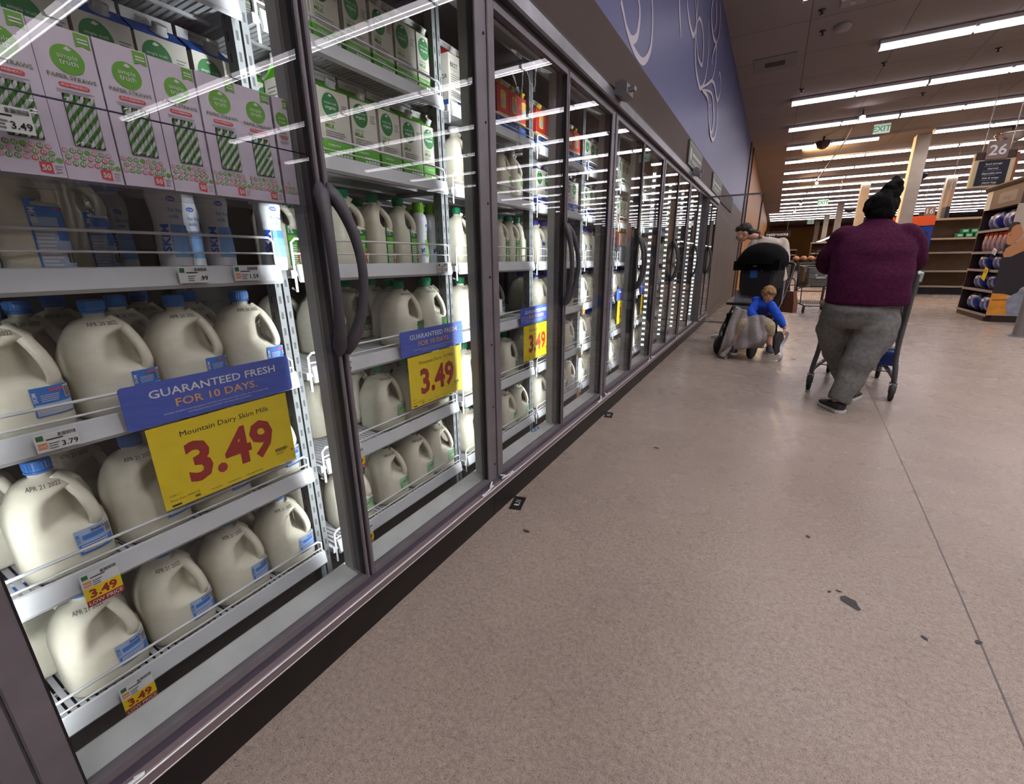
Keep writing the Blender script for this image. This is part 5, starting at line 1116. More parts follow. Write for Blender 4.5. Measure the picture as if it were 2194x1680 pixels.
# ------------------------------------------------------------------ shopping carts
def lattice(mb, a, b, c, d, nu, nv, t=0.006, mi=0):
    a, b, c, d = map(Vector, (a, b, c, d))
    for i in range(nu + 1): s_ = i / nu; mb.bar(a.lerp(b, s_), d.lerp(c, s_), t, t, mi)
    for j in range(nv + 1): s_ = j / nv; mb.bar(a.lerp(d, s_), b.lerp(c, s_), t, t, mi)
def make_cart():
    e = empty('shopping_cart', (0, 0, 0)); mb = MB()
    for s_ in (-1, 1):
        mb.tube(smooth_path([(s_ * 0.29, -0.02, 0.15), (s_ * 0.285, -0.03, 0.22), (s_ * 0.265, 0.0, 0.42), (s_ * 0.27, -0.05, 0.80), (s_ * 0.27, -0.11, 1.03)], 4), 0.019, 8)
        mb.tube([(s_ * 0.29, -0.02, 0.17), (s_ * 0.27, 0.1, 0.19), (s_ * 0.21, 0.80, 0.17), (s_ * 0.20, 0.86, 0.16)], 0.017, 8); mb.tube([(s_ * 0.265, 0.0, 0.42), (s_ * 0.25, 0.25, 0.50), (s_ * 0.225, 0.86, 0.57)], 0.011, 8)
        mb.tube([(s_ * 0.235, 0.58, 0.18), (s_ * 0.235, 0.45, 0.51)], 0.011, 8)
    mb.tube([(-0.20, 0.86, 0.16), (0.20, 0.86, 0.16)], 0.013, 8); mb.tube([(-0.265, 0.0, 0.42), (0.265, 0.0, 0.42)], 0.011, 8); mb.build('frame', grey_tube, e)
    mb = MB()
    for i in range(11): x = -0.24 + 0.048 * i; mb.tube([(x, 0.06, 0.22), (x * 0.85, 0.80, 0.20), (x * 0.85, 0.84, 0.235)], 0.004, 5)
    for y in (0.08, 0.3, 0.55, 0.8): mb.tube([(-0.26 + 0.04 * y, y, 0.215), (0.26 - 0.04 * y, y, 0.215)], 0.005, 5)
    mb.build('lower_rack', grey_tube, e)
    mb = MB(); zr, zf, b0, b1 = 0.985, 0.95, 0.52, 0.60; wr, wf, wbr, wbf, yr, yf = 0.27, 0.225, 0.245, 0.195, 0.0, 0.92
    T = [(-wr, yr, zr), (wr, yr, zr), (wf, yf, zf), (-wf, yf, zf)]; B = [(-wbr, yr + 0.03, b0), (wbr, yr + 0.03, b0), (wbf, yf - 0.05, b1), (-wbf, yf - 0.05, b1)]
    lattice(mb, B[0], B[3], T[3], T[0], 18, 8, 0.010); lattice(mb, B[1], B[2], T[2], T[1], 18, 8, 0.010); lattice(mb, B[3], B[2], T[2], T[3], 13, 9, 0.020); lattice(mb, B[0], B[1], B[2], B[3], 10, 16); lattice(mb, B[0], B[1], T[1], T[0], 12, 9)
    rim = [T[1], T[2], T[3], T[0]]; mb.tube(T, 0.016, 8, closed=True); mb.tube(B, 0.012, 8, closed=True)
    mb.loft([[(x, y, z) for x, z in ((-wf + 0.02, 0.83), (wf - 0.02, 0.83), (wf - 0.02, 0.75), (0.05, 0.73), (-0.05, 0.73), (-wf + 0.02, 0.75))] for y in (yf - 0.012, yf - 0.002)], sm=False)
    bk = mb.build('basket', grey_pl, e)
    mb = MB()
    for x in (-0.09, 0.09): mb.lathe([(0.026, 0.0), (0.026, 0.006), (0.02, 0.008)], 16, (x, yf - 0.002, 0.81), 0, ax='y')
    mb.box(-0.085, 0.085, yf - 0.002, yf + 0.004, 0.735, 0.775, 0); mb.build('badge', mat('badge_grey', (186, 186, 190), 0.5), bk)
    mb = MB(); lattice(mb, (-0.24, 0.03, 0.72), (0.24, 0.03, 0.72), (0.23, 0.24, 0.93), (-0.23, 0.24, 0.93), 9, 5, 0.006); lattice(mb, (-0.23, 0.24, 0.93), (0.23, 0.24, 0.93), (0.23, 0.23, 0.70), (-0.23, 0.23, 0.70), 9, 4, 0.006); mb.build('child_seat', grey_pl, e)
    mb = MB(); mb.tube([(-0.27, -0.11, 1.03), (0.27, -0.11, 1.03)], 0.019, 12); mb.build('handle', handle_m, e)
    for s_ in (-1, 1):
        mb = MB(); mb.box(s_ * 0.19 - 0.03, s_ * 0.19 + 0.03, 0.84, 0.90, 0.56, 0.62, 0, ch=0.012); mb.build('corner_bumper', grey_pl, e)
    for x, y in ((-0.29, -0.02), (0.29, -0.02), (-0.20, 0.84), (0.20, 0.84)):
        mb = MB(); mb.tube([(x, y, 0.14), (x, y, 0.175)], 0.013, 8)
        for s_ in (-1, 1): mb.bar((x + s_ * 0.023, y + 0.0, 0.140), (x + s_ * 0.023, y - 0.03, 0.066), 0.004, 0.036)
        mb.box(x - 0.026, x + 0.026, y - 0.022, y + 0.022, 0.138, 0.146); c = mb.build('caster', grey_tube, e)
        mb = MB(); mb.lathe([(0.02, -0.016), (0.056, -0.018), (0.068, -0.012), (0.068, 0.012), (0.056, 0.018), (0.02, 0.016)], 20, (x, y - 0.03, 0.0685), 0, ax='x'); mb.build('wheel', rubber, c)
    return e
PC = Proto(make_cart())
PC.place((0.72, 4.72, 0), math.radians(-9), 'grey shopping cart pushed by the person in maroon fleece', 'shopping cart', 'shopping carts')
PC.place((0.80, 12.35, 0), math.radians(186), 'empty-handed grey plastic shopping cart facing out with a cardboard box inside', 'shopping cart', 'shopping carts')
PC.place((0.22, 15.3, 0), math.radians(168), 'dark shopping cart parked behind the cart with the cardboard box', 'shopping cart', 'shopping carts')
# things in the carts
mb = MB(); mb.box(-0.21, 0.21, -0.16, 0.16, 0, 0.30, 0, ch=0.004); f = Face(mb, (-0.21, -0.16, 0), (1, 0, 0), (0, 0, 1)); f.rect(0.03, 0.20, 0.13, 0.29, 1); f.lines(0.04, 0.21, 0.12, 0.28, 4, 2); mb.box(-0.21, 0.21, -0.02, 0.02, 0.3, 0.301, 3)
o = mb.build('cardboard_box', [cardboard, paper_w, ink_grey, mat('packing_tape', (170, 140, 96), 0.4)]); o.location = (0.78, 11.86, 0.66); o.rotation_euler = (0, 0, math.radians(5)); tag(o, 'brown cardboard box with white label standing in the far cart', 'cardboard box')
def bag(sx, sy, sz, mats_, nm, seed):
    rr = random.Random(seed); mb = MB(); n, m = 14, 10; rings = []
    for j in range(m + 1):
        v = j / m; th = (0.25 + 0.75 * math.sin(PI * min(1, max(0, v))) ** 0.6); z = sz * v
        rings.append([(sx * (0.94 + 0.06 * math.sin(PI * v)) * (abs(math.cos(2 * PI * i / n)) ** 0.6) * (1 if math.cos(2 * PI * i / n) > 0 else -1), sy * th * (abs(math.sin(2 * PI * i / n)) ** 0.9) * (1 if math.sin(2 * PI * i / n) > 0 else -1) + 0.004 * rr.uniform(-1, 1), z) for i in range(n)])
    mb.loft(rings); return mb
for i, (nm, loc, rz, sz, mm, lb) in enumerate((('chip_bag', (0.74, 4.98, 0.60), 0.3, (0.12, 0.06, 0.34), mat('yellow_foil', (226, 190, 40), 0.35), 'yellow snack bag standing in the cart basket behind the maroon fleece'), ('white_pack', (0.97, 5.22, 0.60), -0.3, (0.09, 0.06, 0.36), mat('white_print', (214, 212, 216), 0.45, vary=0.2, scale=18), 'white printed pack standing in the cart basket'), ('green_pack', (0.84, 5.40, 0.62), 0.2, (0.12, 0.06, 0.30), mat('dusky_print', (90, 96, 92), 0.5, vary=0.4, scale=14), 'dark printed bag lying deep in the cart basket'))):
    o = bag(*sz, None, nm, i).build(nm, mm); o.location = loc; o.rotation_euler = (0, 0, rz); tag(o, lb, 'grocery bag')
mb = MB(); mb.box(-0.22, 0.22, -0.15, 0.15, 0, 0.13, 0, ch=0.01); mb.box(-0.19, 0.19, -0.151, -0.149, 0.03, 0.10, 1); o = mb.build('blue_crate', [royal, mat('royal_dark', (20, 40, 104), 0.5)]); o.location = (0.86, 5.10, 0.232); o.rotation_euler = (0, 0, math.radians(-9)); tag(o, 'blue carton resting on the lower rack of the cart', 'carton')

# ------------------------------------------------------------------ stroller
S = empty('stroller', (-0.12, 6.45, 0), math.radians(-20)); fr = mat('stroller_frame', (40, 40, 44), 0.35, 0.4); tyre = mat('tyre_rubber', (30, 30, 32), 0.8)
mb = MB()
for s_ in (-1, 1):
    mb.tube(smooth_path([(s_ * 0.20, -0.45, 0.15), (s_ * 0.25, -0.36, 0.28), (s_ * 0.27, -0.05, 0.55), (s_ * 0.265, 0.16, 0.80), (s_ * 0.25, 0.34, 1.05)], 4), 0.014, 8); mb.tube([(s_ * 0.30, 0.0, 0.15), (s_ * 0.27, -0.10, 0.50)], 0.013, 8); mb.tube([(s_ * 0.22, -0.40, 0.18), (s_ * 0.29, 0.0, 0.17)], 0.010, 8)
mb.tube([(-0.30, 0.0, 0.15), (0.30, 0.0, 0.15)], 0.011, 8); mb.build('frame', fr, S)
mb = MB(); mb.tube(smooth_path([(-0.25, 0.34, 1.05), (-0.22, 0.37, 1.09), (0, 0.38, 1.10), (0.22, 0.37, 1.09), (0.25, 0.34, 1.05)], 4), 0.017, 10); mb.build('push_handle', black_pl, S)
mb = MB(); mb.tube([(0.275, 0.02, 0.62), (0.285, -0.02, 0.90)], 0.010, 8); mb.build('side_tube', mat('bright_tube', (210, 210, 216), 0.25, 0.6), S)
for x, y, r in ((-0.31, 0.0, 0.145), (0.31, 0.0, 0.145), (-0.20, -0.47, 0.115), (0.20, -0.47, 0.115)):
    mb = MB(); mb.lathe([(r - 0.03, -0.018), (r - 0.01, -0.022), (r, -0.012), (r, 0.012), (r - 0.01, 0.022), (r - 0.03, 0.018)], 24, (x, y, r), 0, ax='x'); wv = mb.build('wheel', tyre, S)
    mb = MB(); mb.lathe([(0.004, -0.012), (0.02, -0.02), (0.02, 0.02), (0.004, 0.012)], 12, (x, y, r), 0, ax='x')
    for i in range(5): a = 2 * PI * i / 5; mb.bar((x, y, r), (x, y + (r - 0.025) * math.cos(a), r + (r - 0.025) * math.sin(a)), 0.018, 0.012)
    mb.build('hub', grey_tube, wv)
mb = MB()
for a, b_, c_ in (((-0.19, -0.36, 0.33), (0.19, -0.08, 0.36), 0), ((-0.20, -0.10, 0.34), (0.20, -0.03, 0.72), 0)): mb.box(a[0], b_[0], a[1], b_[1], a[2], b_[2], 0, ch=0.012)
for s_ in (-1, 1): mb.box(s_ * 0.2 - 0.015, s_ * 0.2 + 0.015, -0.34, -0.06, 0.34, 0.50, 0, ch=0.01)
mb.build('front_seat', black_fab, S)
mb = MB(); mb.sheet([[(-0.23 + 0.046 * i, -0.115 - 0.03 * math.sin(PI * j / 6) - 0.008 * math.sin(2.1 * i), 0.48 + 0.045 * j) for i in range(11)] for j in range(7)]); mb.tube([(-0.23, -0.10, 0.74), (0, -0.09, 0.77), (0.23, -0.10, 0.74)], 0.03, 8); mb.build('seat_liner', mat('pale_grey_fabric', (166, 164, 168), 0.9, vary=0.08), S)
mb = MB(); mb.tube(smooth_path([(-0.24, -0.12, 0.60), (-0.22, -0.34, 0.62), (0, -0.40, 0.63), (0.22, -0.34, 0.62), (0.24, -0.12, 0.60)], 4), 0.017, 8); mb.build('bumper_bar', black_pl, S)
mb = MB(); mb.loft([[(x * w_, y, z) for x, y in ((-1, -0.13), (-0.9, -0.17), (0.9, -0.17), (1, -0.13), (1, 0.20), (-1, 0.20))] for z, w_ in ((0.72, 0.155), (0.80, 0.19), (0.98, 0.20), (1.10, 0.19))], sm=False); rs = mb.build('car_seat', mat('charcoal_fabric', (22, 22, 25), 0.7, vary=0.15, scale=60), S)
mb = MB(); f = Face(mb, (-0.03, -0.171, 0.93), (1, 0, 0), (0, 0, 1), 0.004); f.rect(-0.03, 0, 0.055, 0.125, 0); f.disc(0.10, 0.10, 0.014, 0.016, 1); mb.build('blue_tag', [mat('tag_cobalt', (36, 92, 178), 0.5), paper_w], rs)
mb = MB(); n, m = 16, 8; grid = []
for j in range(m + 1):
    b_ = PI * (0.02 + 0.66 * j / m); row = []
    for i in range(n + 1):
        a = PI * i / n; sc_ = 1.0 - 0.04 * (j % 3 == 0); row.append((-0.275 * math.cos(a) * sc_, -0.26 * math.cos(b_) * (0.35 + 0.65 * math.sin(a)), 1.08 + 0.29 * math.sin(a) ** 0.75 * math.sin(b_) ** 0.7 * sc_ - 0.02))
    grid.append(row)
mb.sheet(grid); mb.loft([[(x * 0.262, y, z) for x, y in ((-1, -0.2), (1, -0.2), (1, 0.0), (-1, 0.0))] for z in (1.02, 1.13)], sm=False); cn = mb.build('canopy', black_fab, S)
mb = MB(); Face(mb, (0, -0.203, 1.065), (1, 0, 0), (0, 0, 1), 0.004).text(0, 0, 'nuna', 0.018, 0, 1, 'C', 0.02); mb.build('canopy_logo', mat('logo_silver', (190, 190, 194), 0.4), cn)
mb = MB(); mb.loft([[(x, y, z) for x, y in ((-0.22, -0.33), (0.22, -0.33), (0.25, 0.08), (-0.25, 0.08))] for z in (0.17, 0.30)], sm=False, cap=False); mb.build('basket', black_fab, S)
tag(S, 'black double stroller with a toddler seat in front and canopied car seat behind', 'stroller')
mb = MB(); mb.loft([[(x, y, z) for x, y in ((-0.035 * k, -0.10 * k), (0.035 * k, -0.10 * k), (0.035 * k, 0.10 * k), (-0.035 * k, 0.10 * k))] for z, k in ((0, 1.15), (0.12, 1.1), (0.26, 0.8))], sm=False); mb.tube(smooth_path([(0, -0.07, 0.25), (0, -0.05, 0.40), (0, 0.05, 0.40), (0, 0.07, 0.25)], 4), 0.008, 6)
o = mb.build('shoulder_bag', brown_bag); o.location = (0.215, 6.62, 0.50); o.rotation_euler = (0, 0, 0.9); tag(o, 'brown leather bag hanging at the side of the stroller', 'bag')
# grey plush blanket sliding off the stroller
mb = MB(); grid = []
for j in range(27):
    t = j / 26; row = []
    for i in range(31):
        u = i / 30
        top = Vector((-0.33 + 0.33 * u, 6.02 - 0.10 * u, 0.595 - 0.10 * u)); mid = Vector((-0.40 + 0.47 * u, 5.86 - 0.10 * u, 0.36 - 0.02 * u)); bot = Vector((-0.46 + 0.50 * u, 5.84 - 0.12 * u, 0.03 + 0.17 * u ** 0.8 if u < 0.75 else 0.165 + 0.05 * (u - 0.75)))
        p = top * (1 - t) ** 2 + mid * 2 * t * (1 - t) + bot * t ** 2
        fold = 0.035 * math.sin(9.0 * u + 3.2 * t + 1.1 * math.sin(6 * t)) * (0.4 + t) + 0.014 * math.sin(23 * u - 4 * t)
        p += Vector((0.35 * fold, -1.0 * fold, 0.3 * fold)); p += Vector((0, 0, 0.012 * mnoise.noise(p * 14))); row.append(p)
    grid.append(row)
mb.sheet(grid); mb.tube(smooth_path([(-0.33, 5.86, 0.14), (-0.36, 5.82, 0.07), (-0.40, 5.80, 0.035), (-0.35, 5.76, 0.02)], 4), [0.03] * 13, 8)
o = mb.build('plush_blanket', blanket_m); q = o.modifiers.new('thick', 'SOLIDIFY'); q.thickness = 0.014; tag(o, 'grey plush blanket sliding off the stroller seat down to the floor', 'blanket')
# ------------------------------------------------------------------ pillars
for i, (x, y) in enumerate(((3.12, 17.5), (3.08, 26.2), (3.08, 34.9), (3.10, 43.6), (3.10, 52.3), (5.9, 26.2))):
    mb = MB(); mb.box(-0.16, 0.16, -0.16, 0.16, 0, CZ, 0, ch=0.012); mb.box(-0.175, 0.175, -0.175, 0.175, 0, 0.12, 1); o = mb.build('pillar', [pillar_m, wood_dk]); o.location = (x, y, 0)
    tag(o, ['wide cream square pillar rising behind the person in maroon fleece', 'second cream pillar down the store', 'third cream pillar down the store', 'fourth cream pillar, thin with distance', 'last cream pillar before the ochre wall', 'cream pillar among the far aisles'][i], 'pillar', 'cream pillars', 'structure')
# ------------------------------------------------------------------ gondola end with blue bags
G = empty('gondola_end', (3.5, 11.25, 0)); D, W = 1.1, 1.6
mb = MB(); mb.loft([[(x, y, z) for x, y in ((0.0, W), (-0.02, 0.10), (0.05, 0.0), (D, -0.02), (D, W))] for z in (0, 0.115)], sm=False); mb.build('kick_base', mat('dark_plinth', (40, 28, 24), 0.5), G)
mb = MB(); mb.box(0.36, 0.40, 0.05, W, 0.115, 2.0); mb.box(0.0, 0.40, W - 0.03, W, 0.115, 2.0); mb.box(0.0, 0.04, 0.02, 0.05, 0.115, 2.0); mb.build('back_panel', mat('plum_panel', (58, 40, 42), 0.6), G)
GZ = [0.115, 0.535, 0.895, 1.22, 1.615]
for z in GZ:
    mb = MB(); mb.box(-0.01, 0.37, 0.05, W - 0.03, z - 0.025, z, 0); mb.box(-0.02, -0.01, 0.05, W - 0.03, z - 0.035, z + 0.01, 1); mb.build('shelf', [mat('dark_shelf', (70, 52, 48), 0.5), mat('shelf_strip', (150, 140, 140), 0.5)], G)
mb = MB(); mb.box(0.0, D, 0.03, W, 2.0, 2.34, 0); f = Face(mb, (-0.0, W - 0.3, 2.1), (0, -1, 0), (0, 0, 1)); f.rrect(0.30, -0.02, 1.05, 0.16, 0.02, 1, 2); f.text(0.67, 0.03, 'storage', 0.075, 2, 4, 'C', 0.02)
mb.box(-0.004, 0.0, W - 0.28, W, 2.0, 2.34, 3); mb.box(0.4, D, 0.015, 0.03, 2.04, 2.30, 4); mb.box(0.48, D - 0.06, 0.010, 0.015, 2.09, 2.25, 0)
mb.build('header', [mat('brown_header', (92, 70, 66), 0.55), mat('header_plaque', (138, 122, 120), 0.55), mat('header_letter', (110, 94, 92), 0.55), paper_off, wood_dk], G)
mb = MB(); mb.loft([[(x - o_, y - o_ if y < 0.5 else y, z) for x, y in ((0.0, W), (0.0, 0.03), (D, 0.03), (D, W))] for z, o_ in ((2.34, 0.0), (2.37, 0.05), (2.40, 0.06), (2.42, 0.06))], sm=False); mb.build('crown', wood_dk, G)
# flat printed panel: man lifting, seen on the side of the gondola
mb = MB(); mb.box(-0.02, D, 0.0, 0.03, 0.115, 2.0, 0); f = Face(mb, (-3.5 + 3.5, 0.0, 0.0), (1, 0, 0), (0, 0, 1), 0.002)
def pic(L, mi, k): f.poly([(x - 3.5 + 0.015, z) for x, z in (L if sum((L[i][0] * L[(i + 1) % len(L)][1] - L[(i + 1) % len(L)][0] * L[i][1]) for i in range(len(L))) > 0 else L[::-1])], mi, k)
pic([(3.45, 0.51), (3.64, 0.49), (3.67, 0.39), (3.72, 0.13), (3.45, 0.13)], 5, 1); pic([(3.47, 0.40), (3.66, 0.41), (3.665, 0.385), (3.475, 0.375)], 8, 2)
pic([(3.66, 0.41), (3.72, 0.47), (3.8, 0.59), (3.87, 0.59), (3.93, 0.36), (3.95, 0.13), (3.72, 0.13), (3.68, 0.25)], 4, 2)
pic([(3.43, 1.34), (3.47, 1.35), (3.53, 1.33), (3.56, 1.37), (3.7, 1.29), (3.78, 1.25), (3.90, 0.66), (3.83, 0.63), (3.79, 0.60), (3.77, 0.53), (3.7, 0.47), (3.61, 0.5), (3.45, 0.51), (3.45, 0.8), (3.44, 1.16)], 3, 3)
pic([(3.43, 1.57), (3.43, 1.66), (3.46, 1.69), (3.52, 1.68), (3.56, 1.64), (3.60, 1.57), (3.625, 1.52), (3.615, 1.49), (3.59, 1.43), (3.56, 1.39), (3.53, 1.33), (3.47, 1.33), (3.44, 1.38), (3.43, 1.46)], 1, 4)
pic([(3.42, 1.57), (3.42, 1.65), (3.45, 1.70), (3.52, 1.70), (3.56, 1.665), (3.50, 1.655), (3.465, 1.62), (3.46, 1.55), (3.425, 1.52)], 2, 5); pic([(3.455, 1.50), (3.475, 1.53), (3.485, 1.49), (3.47, 1.455)], 6, 5)
pic([(3.44, 1.17), (3.46, 1.27), (3.52, 1.33), (3.6, 1.39), (3.66, 1.51), (3.75, 1.56), (3.78, 1.33), (3.70, 1.23), (3.62, 1.18), (3.55, 1.13), (3.47, 1.12)], 1, 6)
f.rect(0.10, 1.70, D - 0.02, 1.98, 7, 1)
mb.build('printed_panel', [mat('poster_pale', (196, 180, 164), 0.5), mat('poster_skin', (196, 136, 92), 0.5), mat('poster_hair', (60, 40, 34), 0.5), mat('poster_shirt', (38, 34, 40), 0.5), mat('poster_denim', (136, 142, 156), 0.5, vary=0.12, scale=9), mat('poster_amber', (214, 142, 44), 0.5, vary=0.1, scale=6), mat('poster_ear', (172, 112, 76), 0.5), mat('poster_white', (222, 212, 204), 0.5), mat('poster_amber_dark', (160, 96, 30), 0.5)], G)
tag(G, 'dark wood gondola end with blue bags and a printed panel of a man lifting', 'display shelf')
def blue_print():
    m = mat('blue_bag_print', (40, 62, 150), 0.35); nt = m.node_tree; b = nt.nodes['Principled BSDF']; N = nt.nodes.new; tc = N('ShaderNodeTexCoord'); wv = N('ShaderNodeTexWave'); wv.wave_type = 'BANDS'; wv.bands_direction = 'DIAGONAL'; wv.inputs['Scale'].default_value = 2.0; wv.inputs['Distortion'].default_value = 6.0; wv.inputs['Detail'].default_value = 1.5
    rp = N('ShaderNodeValToRGB'); rp.color_ramp.elements[0].position = 0.35; rp.color_ramp.elements[0].color = rgb(30, 48, 136); rp.color_ramp.elements[1].position = 1.0; rp.color_ramp.elements[1].color = rgb(170, 190, 216)
    e_ = rp.color_ramp.elements.new(0.78); e_.color = rgb(52, 92, 178)
    for a, c in ((tc.outputs['Object'], wv.inputs['Vector']), (wv.outputs['Fac'], rp.inputs['Fac']), (rp.outputs['Color'], b.inputs['Base Color'])): nt.links.new(a, c)
    return m
bp_ = blue_print(); pb = bag(0.30, 0.15, 0.35, None, 'x', 11); pb = pb.build('household_bag', bp_); pb.rotation_euler = (0, 0, PI / 2)
mb = MB(); f = Face(mb, (-0.06, -0.153, 0.22), (1, 0, 0), (0, 0, 1), 0.003); f.rrect(0, 0, 0.12, 0.05, 0.01, 0, 1); mb.build('brand_patch', [paper_w], pb); PB = Proto(pb)
for z, nm in ((GZ[4], 'top shelf'), (GZ[2], 'middle shelf'), (GZ[1], 'second-lowest shelf'), (GZ[0], 'lowest shelf')):
    for j in range(2): PB.place((3.66, 11.70 + 0.66 * j, z + 0.001), -PI / 2, 'blue printed bag, %s along on the %s of the gondola end' % (ORDW[j], nm), 'household bag', 'blue bags on the gondola end', sx=0.95 if z in (GZ[4], GZ[0]) else 0.86)
rp_ = bag(0.10, 0.07, 0.34, None, 'x', 12); nvx = len(rp_.f); rp_ = rp_.build('red_topped_bag', mat('mauve_bag', (168, 140, 150), 0.45, vary=0.2, scale=12))
mb = MB(); mb.loft([[(x, y, z) for x, y in ((-0.085, -0.05), (0.085, -0.05), (0.085, 0.05), (-0.085, 0.05))] for z in (0.25, 0.345)], sm=False); mb.build('red_top', carton_red, rp_); PR = Proto(rp_)
for j in range(6): PR.place((3.60, 11.44 + 0.215 * j, GZ[3] + 0.001), -PI / 2, 'red-topped mauve bag, %s along on the fourth shelf of the gondola end' % ORDW[j], 'household bag', 'red-topped bags on the gondola end')
for (y, z, mm, lb) in ((11.62, 1.27, paper_w, 'white flag tag hanging from the red-topped bags shelf'), (11.75, 0.93, sign_yel, 'yellow price card hanging slanted on the gondola end')):
    mb = MB(); mb.box(-0.002, 0.002, -0.09, 0.09, -0.22 if mm is sign_yel else -0.1, 0.0, 0); Face(mb, (-0.002, 0.09, -0.09), (0, -1, 0), (0, 0, 1)).lines(0.03, 0.0, 0.15, 0.07, 3, 1); o = mb.build('hanging_tag', [mm, sign_red if mm is sign_yel else ink_grey]); o.location = (3.46, y, z); o.rotation_euler = (0.25, 0, 0); tag(o, lb, 'price tag')
# grey post by the gondola
e = empty('steel_post', (3.30, 9.35, 0)); mb = MB(); mb.lathe([(0.085, 0.0), (0.08, 0.02), (0.075, 0.03), (0.075, 1.02), (0.06, 1.05), (0.01, 1.07)], 20); mb.build('post', mat('post_grey', (104, 98, 96), 0.5, vary=0.05), e); mb = MB(); mb.lathe([(0.12, 0.0), (0.12, 0.01), (0.09, 0.015)], 20); mb.build('base_plate', grey_tube, e); tag(e, 'short grey steel guard post in front of the gondola end', 'post')
# ------------------------------------------------------------------ aisle signs
def aisle_sign(loc, num, rows, k, label, rz=0.0):
    e = empty('aisle_sign', loc, rz); mb = MB(); mb.box(-0.30 * k, 0.30 * k, -0.06 * k, 0.06 * k, -0.52 * k, 0.0, 0); mb.box(-0.30 * k, 0.30 * k, -0.065 * k, 0.065 * k, 0.0, 0.14 * k, 2)
    f = Face(mb, (-0.30 * k, -0.06 * k, -0.52 * k), (1, 0, 0), (0, 0, 1), 0.003); f.rect(0.07 * k, 0.03 * k, 0.53 * k, 0.50 * k, 1, 1)
    for i, t in enumerate(rows): f.text(0.30 * k, (0.42 - 0.088 * i) * k, t, 0.034 * k, 3, 2, 'C', 0.01, fit=None); f.lines(0.16 * k, (0.39 - 0.088 * i) * k, 0.44 * k, (0.405 - 0.088 * i) * k, 1, 4, 2, 0.6, 0.3, i)
    mb.box(0.30 * k, 0.345 * k, -0.06 * k, 0.06 * k, -0.52 * k, 0.10 * k, 5); b = mb.build('sign_box', [cream_sign, slate_sign, wood_dk, paper_w, ink_grey, mat('rust_edge', (150, 78, 48), 0.5)], e)
    mb = MB(); mb.box(-0.16 * k, 0.16 * k, -0.09 * k, -0.066 * k, -0.0, 0.34 * k, 0); f = Face(mb, (0, -0.09 * k, 0), (1, 0, 0), (0, 0, 1), 0.003); f.text(0, 0.075 * k, num, 0.19 * k, 1, 1, 'C', 0.015); mb.build('number_plate', [tan_sign, paper_w], e)
    mb = MB()
    for sx in (-1, 1): mb.tube([(sx * 0.2 * k, 0, 0.12 * k), (sx * 0.2 * k, 0, CZ - loc[2])], 0.008, 6)
    mb.build('hanger', alu, e); tag(e, label, 'aisle sign')
aisle_sign((3.62, 13.5, 3.03), '26', ['food storage', 'charcoal', 'disposable pans', 'foils & wraps', 'plastic bags'], 1.0, 'hanging aisle sign numbered 26 with a black list panel above the gondola end')
aisle_sign((5.62, 27.0, 2.86), '16', ['cereal', 'breakfast'], 1.1, 'distant hanging aisle sign numbered 16 above the empty shelves')
e = empty('aisle_flag_sign', (4.55, 20.0, 3.05)); mb = MB(); mb.box(-0.03, 0.03, -0.14, 0.14, -0.4, 0.1, 0); mb.box(-0.05, 0.05, -0.2, 0.2, -0.75, -0.4, 1); mb.build('board', [tan_sign, slate_sign], e); mb = MB(); mb.tube([(0, 0, 0.1), (0, 0, CZ - 3.05)], 0.008, 6); mb.build('hanger', alu, e); tag(e, 'thin edge-on aisle sign hanging beside the wide pillar', 'aisle sign')
e = empty('restrooms_sign', (-0.05, 40.0, 2.86)); mb = MB(); mb.box(-0.85, 0.85, -0.04, 0.04, -0.22, 0.24, 0); f = Face(mb, (0, -0.04, 0), (1, 0, 0), (0, 0, 1), 0.004); f.text(0, -0.10, 'restrooms', 0.24, 1, 1, 'C', 0.015, fit=1.40); mb.build('board', [wood_dk, mat('sign_glow_white', (232, 230, 228), 0.5, emit=0.35)], e); mb = MB(); mb.tube([(-0.6, 0, 0.2), (-0.6, 0, CZ - 2.86)], 0.01, 6); mb.tube([(0.6, 0, 0.2), (0.6, 0, CZ - 2.86)], 0.01, 6); mb.build('hanger', alu, e); tag(e, 'dark hanging sign with white restrooms lettering deep in the store', 'sign')
# ------------------------------------------------------------------ empty shelving and displays behind the shopper
def gondola(nm, loc, W, levels, top, mm, label, depth=0.55, rz=0):
    e = empty(nm, loc, rz); mb = MB(); mb.box(0, W, depth, depth + 0.05, 0.1, top); mb.box(-0.03, 0.0, 0.0, depth + 0.05, 0.0, top); mb.box(W, W + 0.03, 0.0, depth + 0.05, 0.0, top); mb.build('back_panel', mm, e)
    for i, z in enumerate(levels): mb = MB(); mb.box(0, W, 0.0 if i else -0.04, depth, z - 0.03, z, 0); mb.box(0, W, -0.012 if i else -0.052, 0.0 if i else -0.04, z - 0.045, z + 0.008, 1); mb.build('shelf', [mm, mat('beige_strip', (176, 160, 142), 0.5)], e)
    mb = MB(); mb.box(0, W, 0.0, depth, 0.0, levels[0] - 0.05); mb.build('kick_base', black_kick, e); mb = MB(); mb.box(-0.03, W + 0.03, -0.02, depth + 0.05, top, top + 0.06); mb.build('top_cap', mat('beige_strip', (176, 160, 142), 0.5), e); tag(e, label, 'shelving'); return e
gondola('empty_shelving', (3.98, 18.9, 0), 3.4, [0.26, 0.72, 1.27, 1.68], 2.2, shelf_beige, 'long bare beige shelving unit with four empty shelves')
pk = MB(); pk.box(-0.085, 0.085, -0.1, 0.1, 0, 0.125, 0, ch=0.006); Face(pk, (-0.085, -0.1, 0), (1, 0, 0), (0, 0, 1), 0.002).rrect(0.03, 0.04, 0.14, 0.095, 0.01, 1); pk = Proto(pk.build('green_pack', [emerald, lab_mint]))
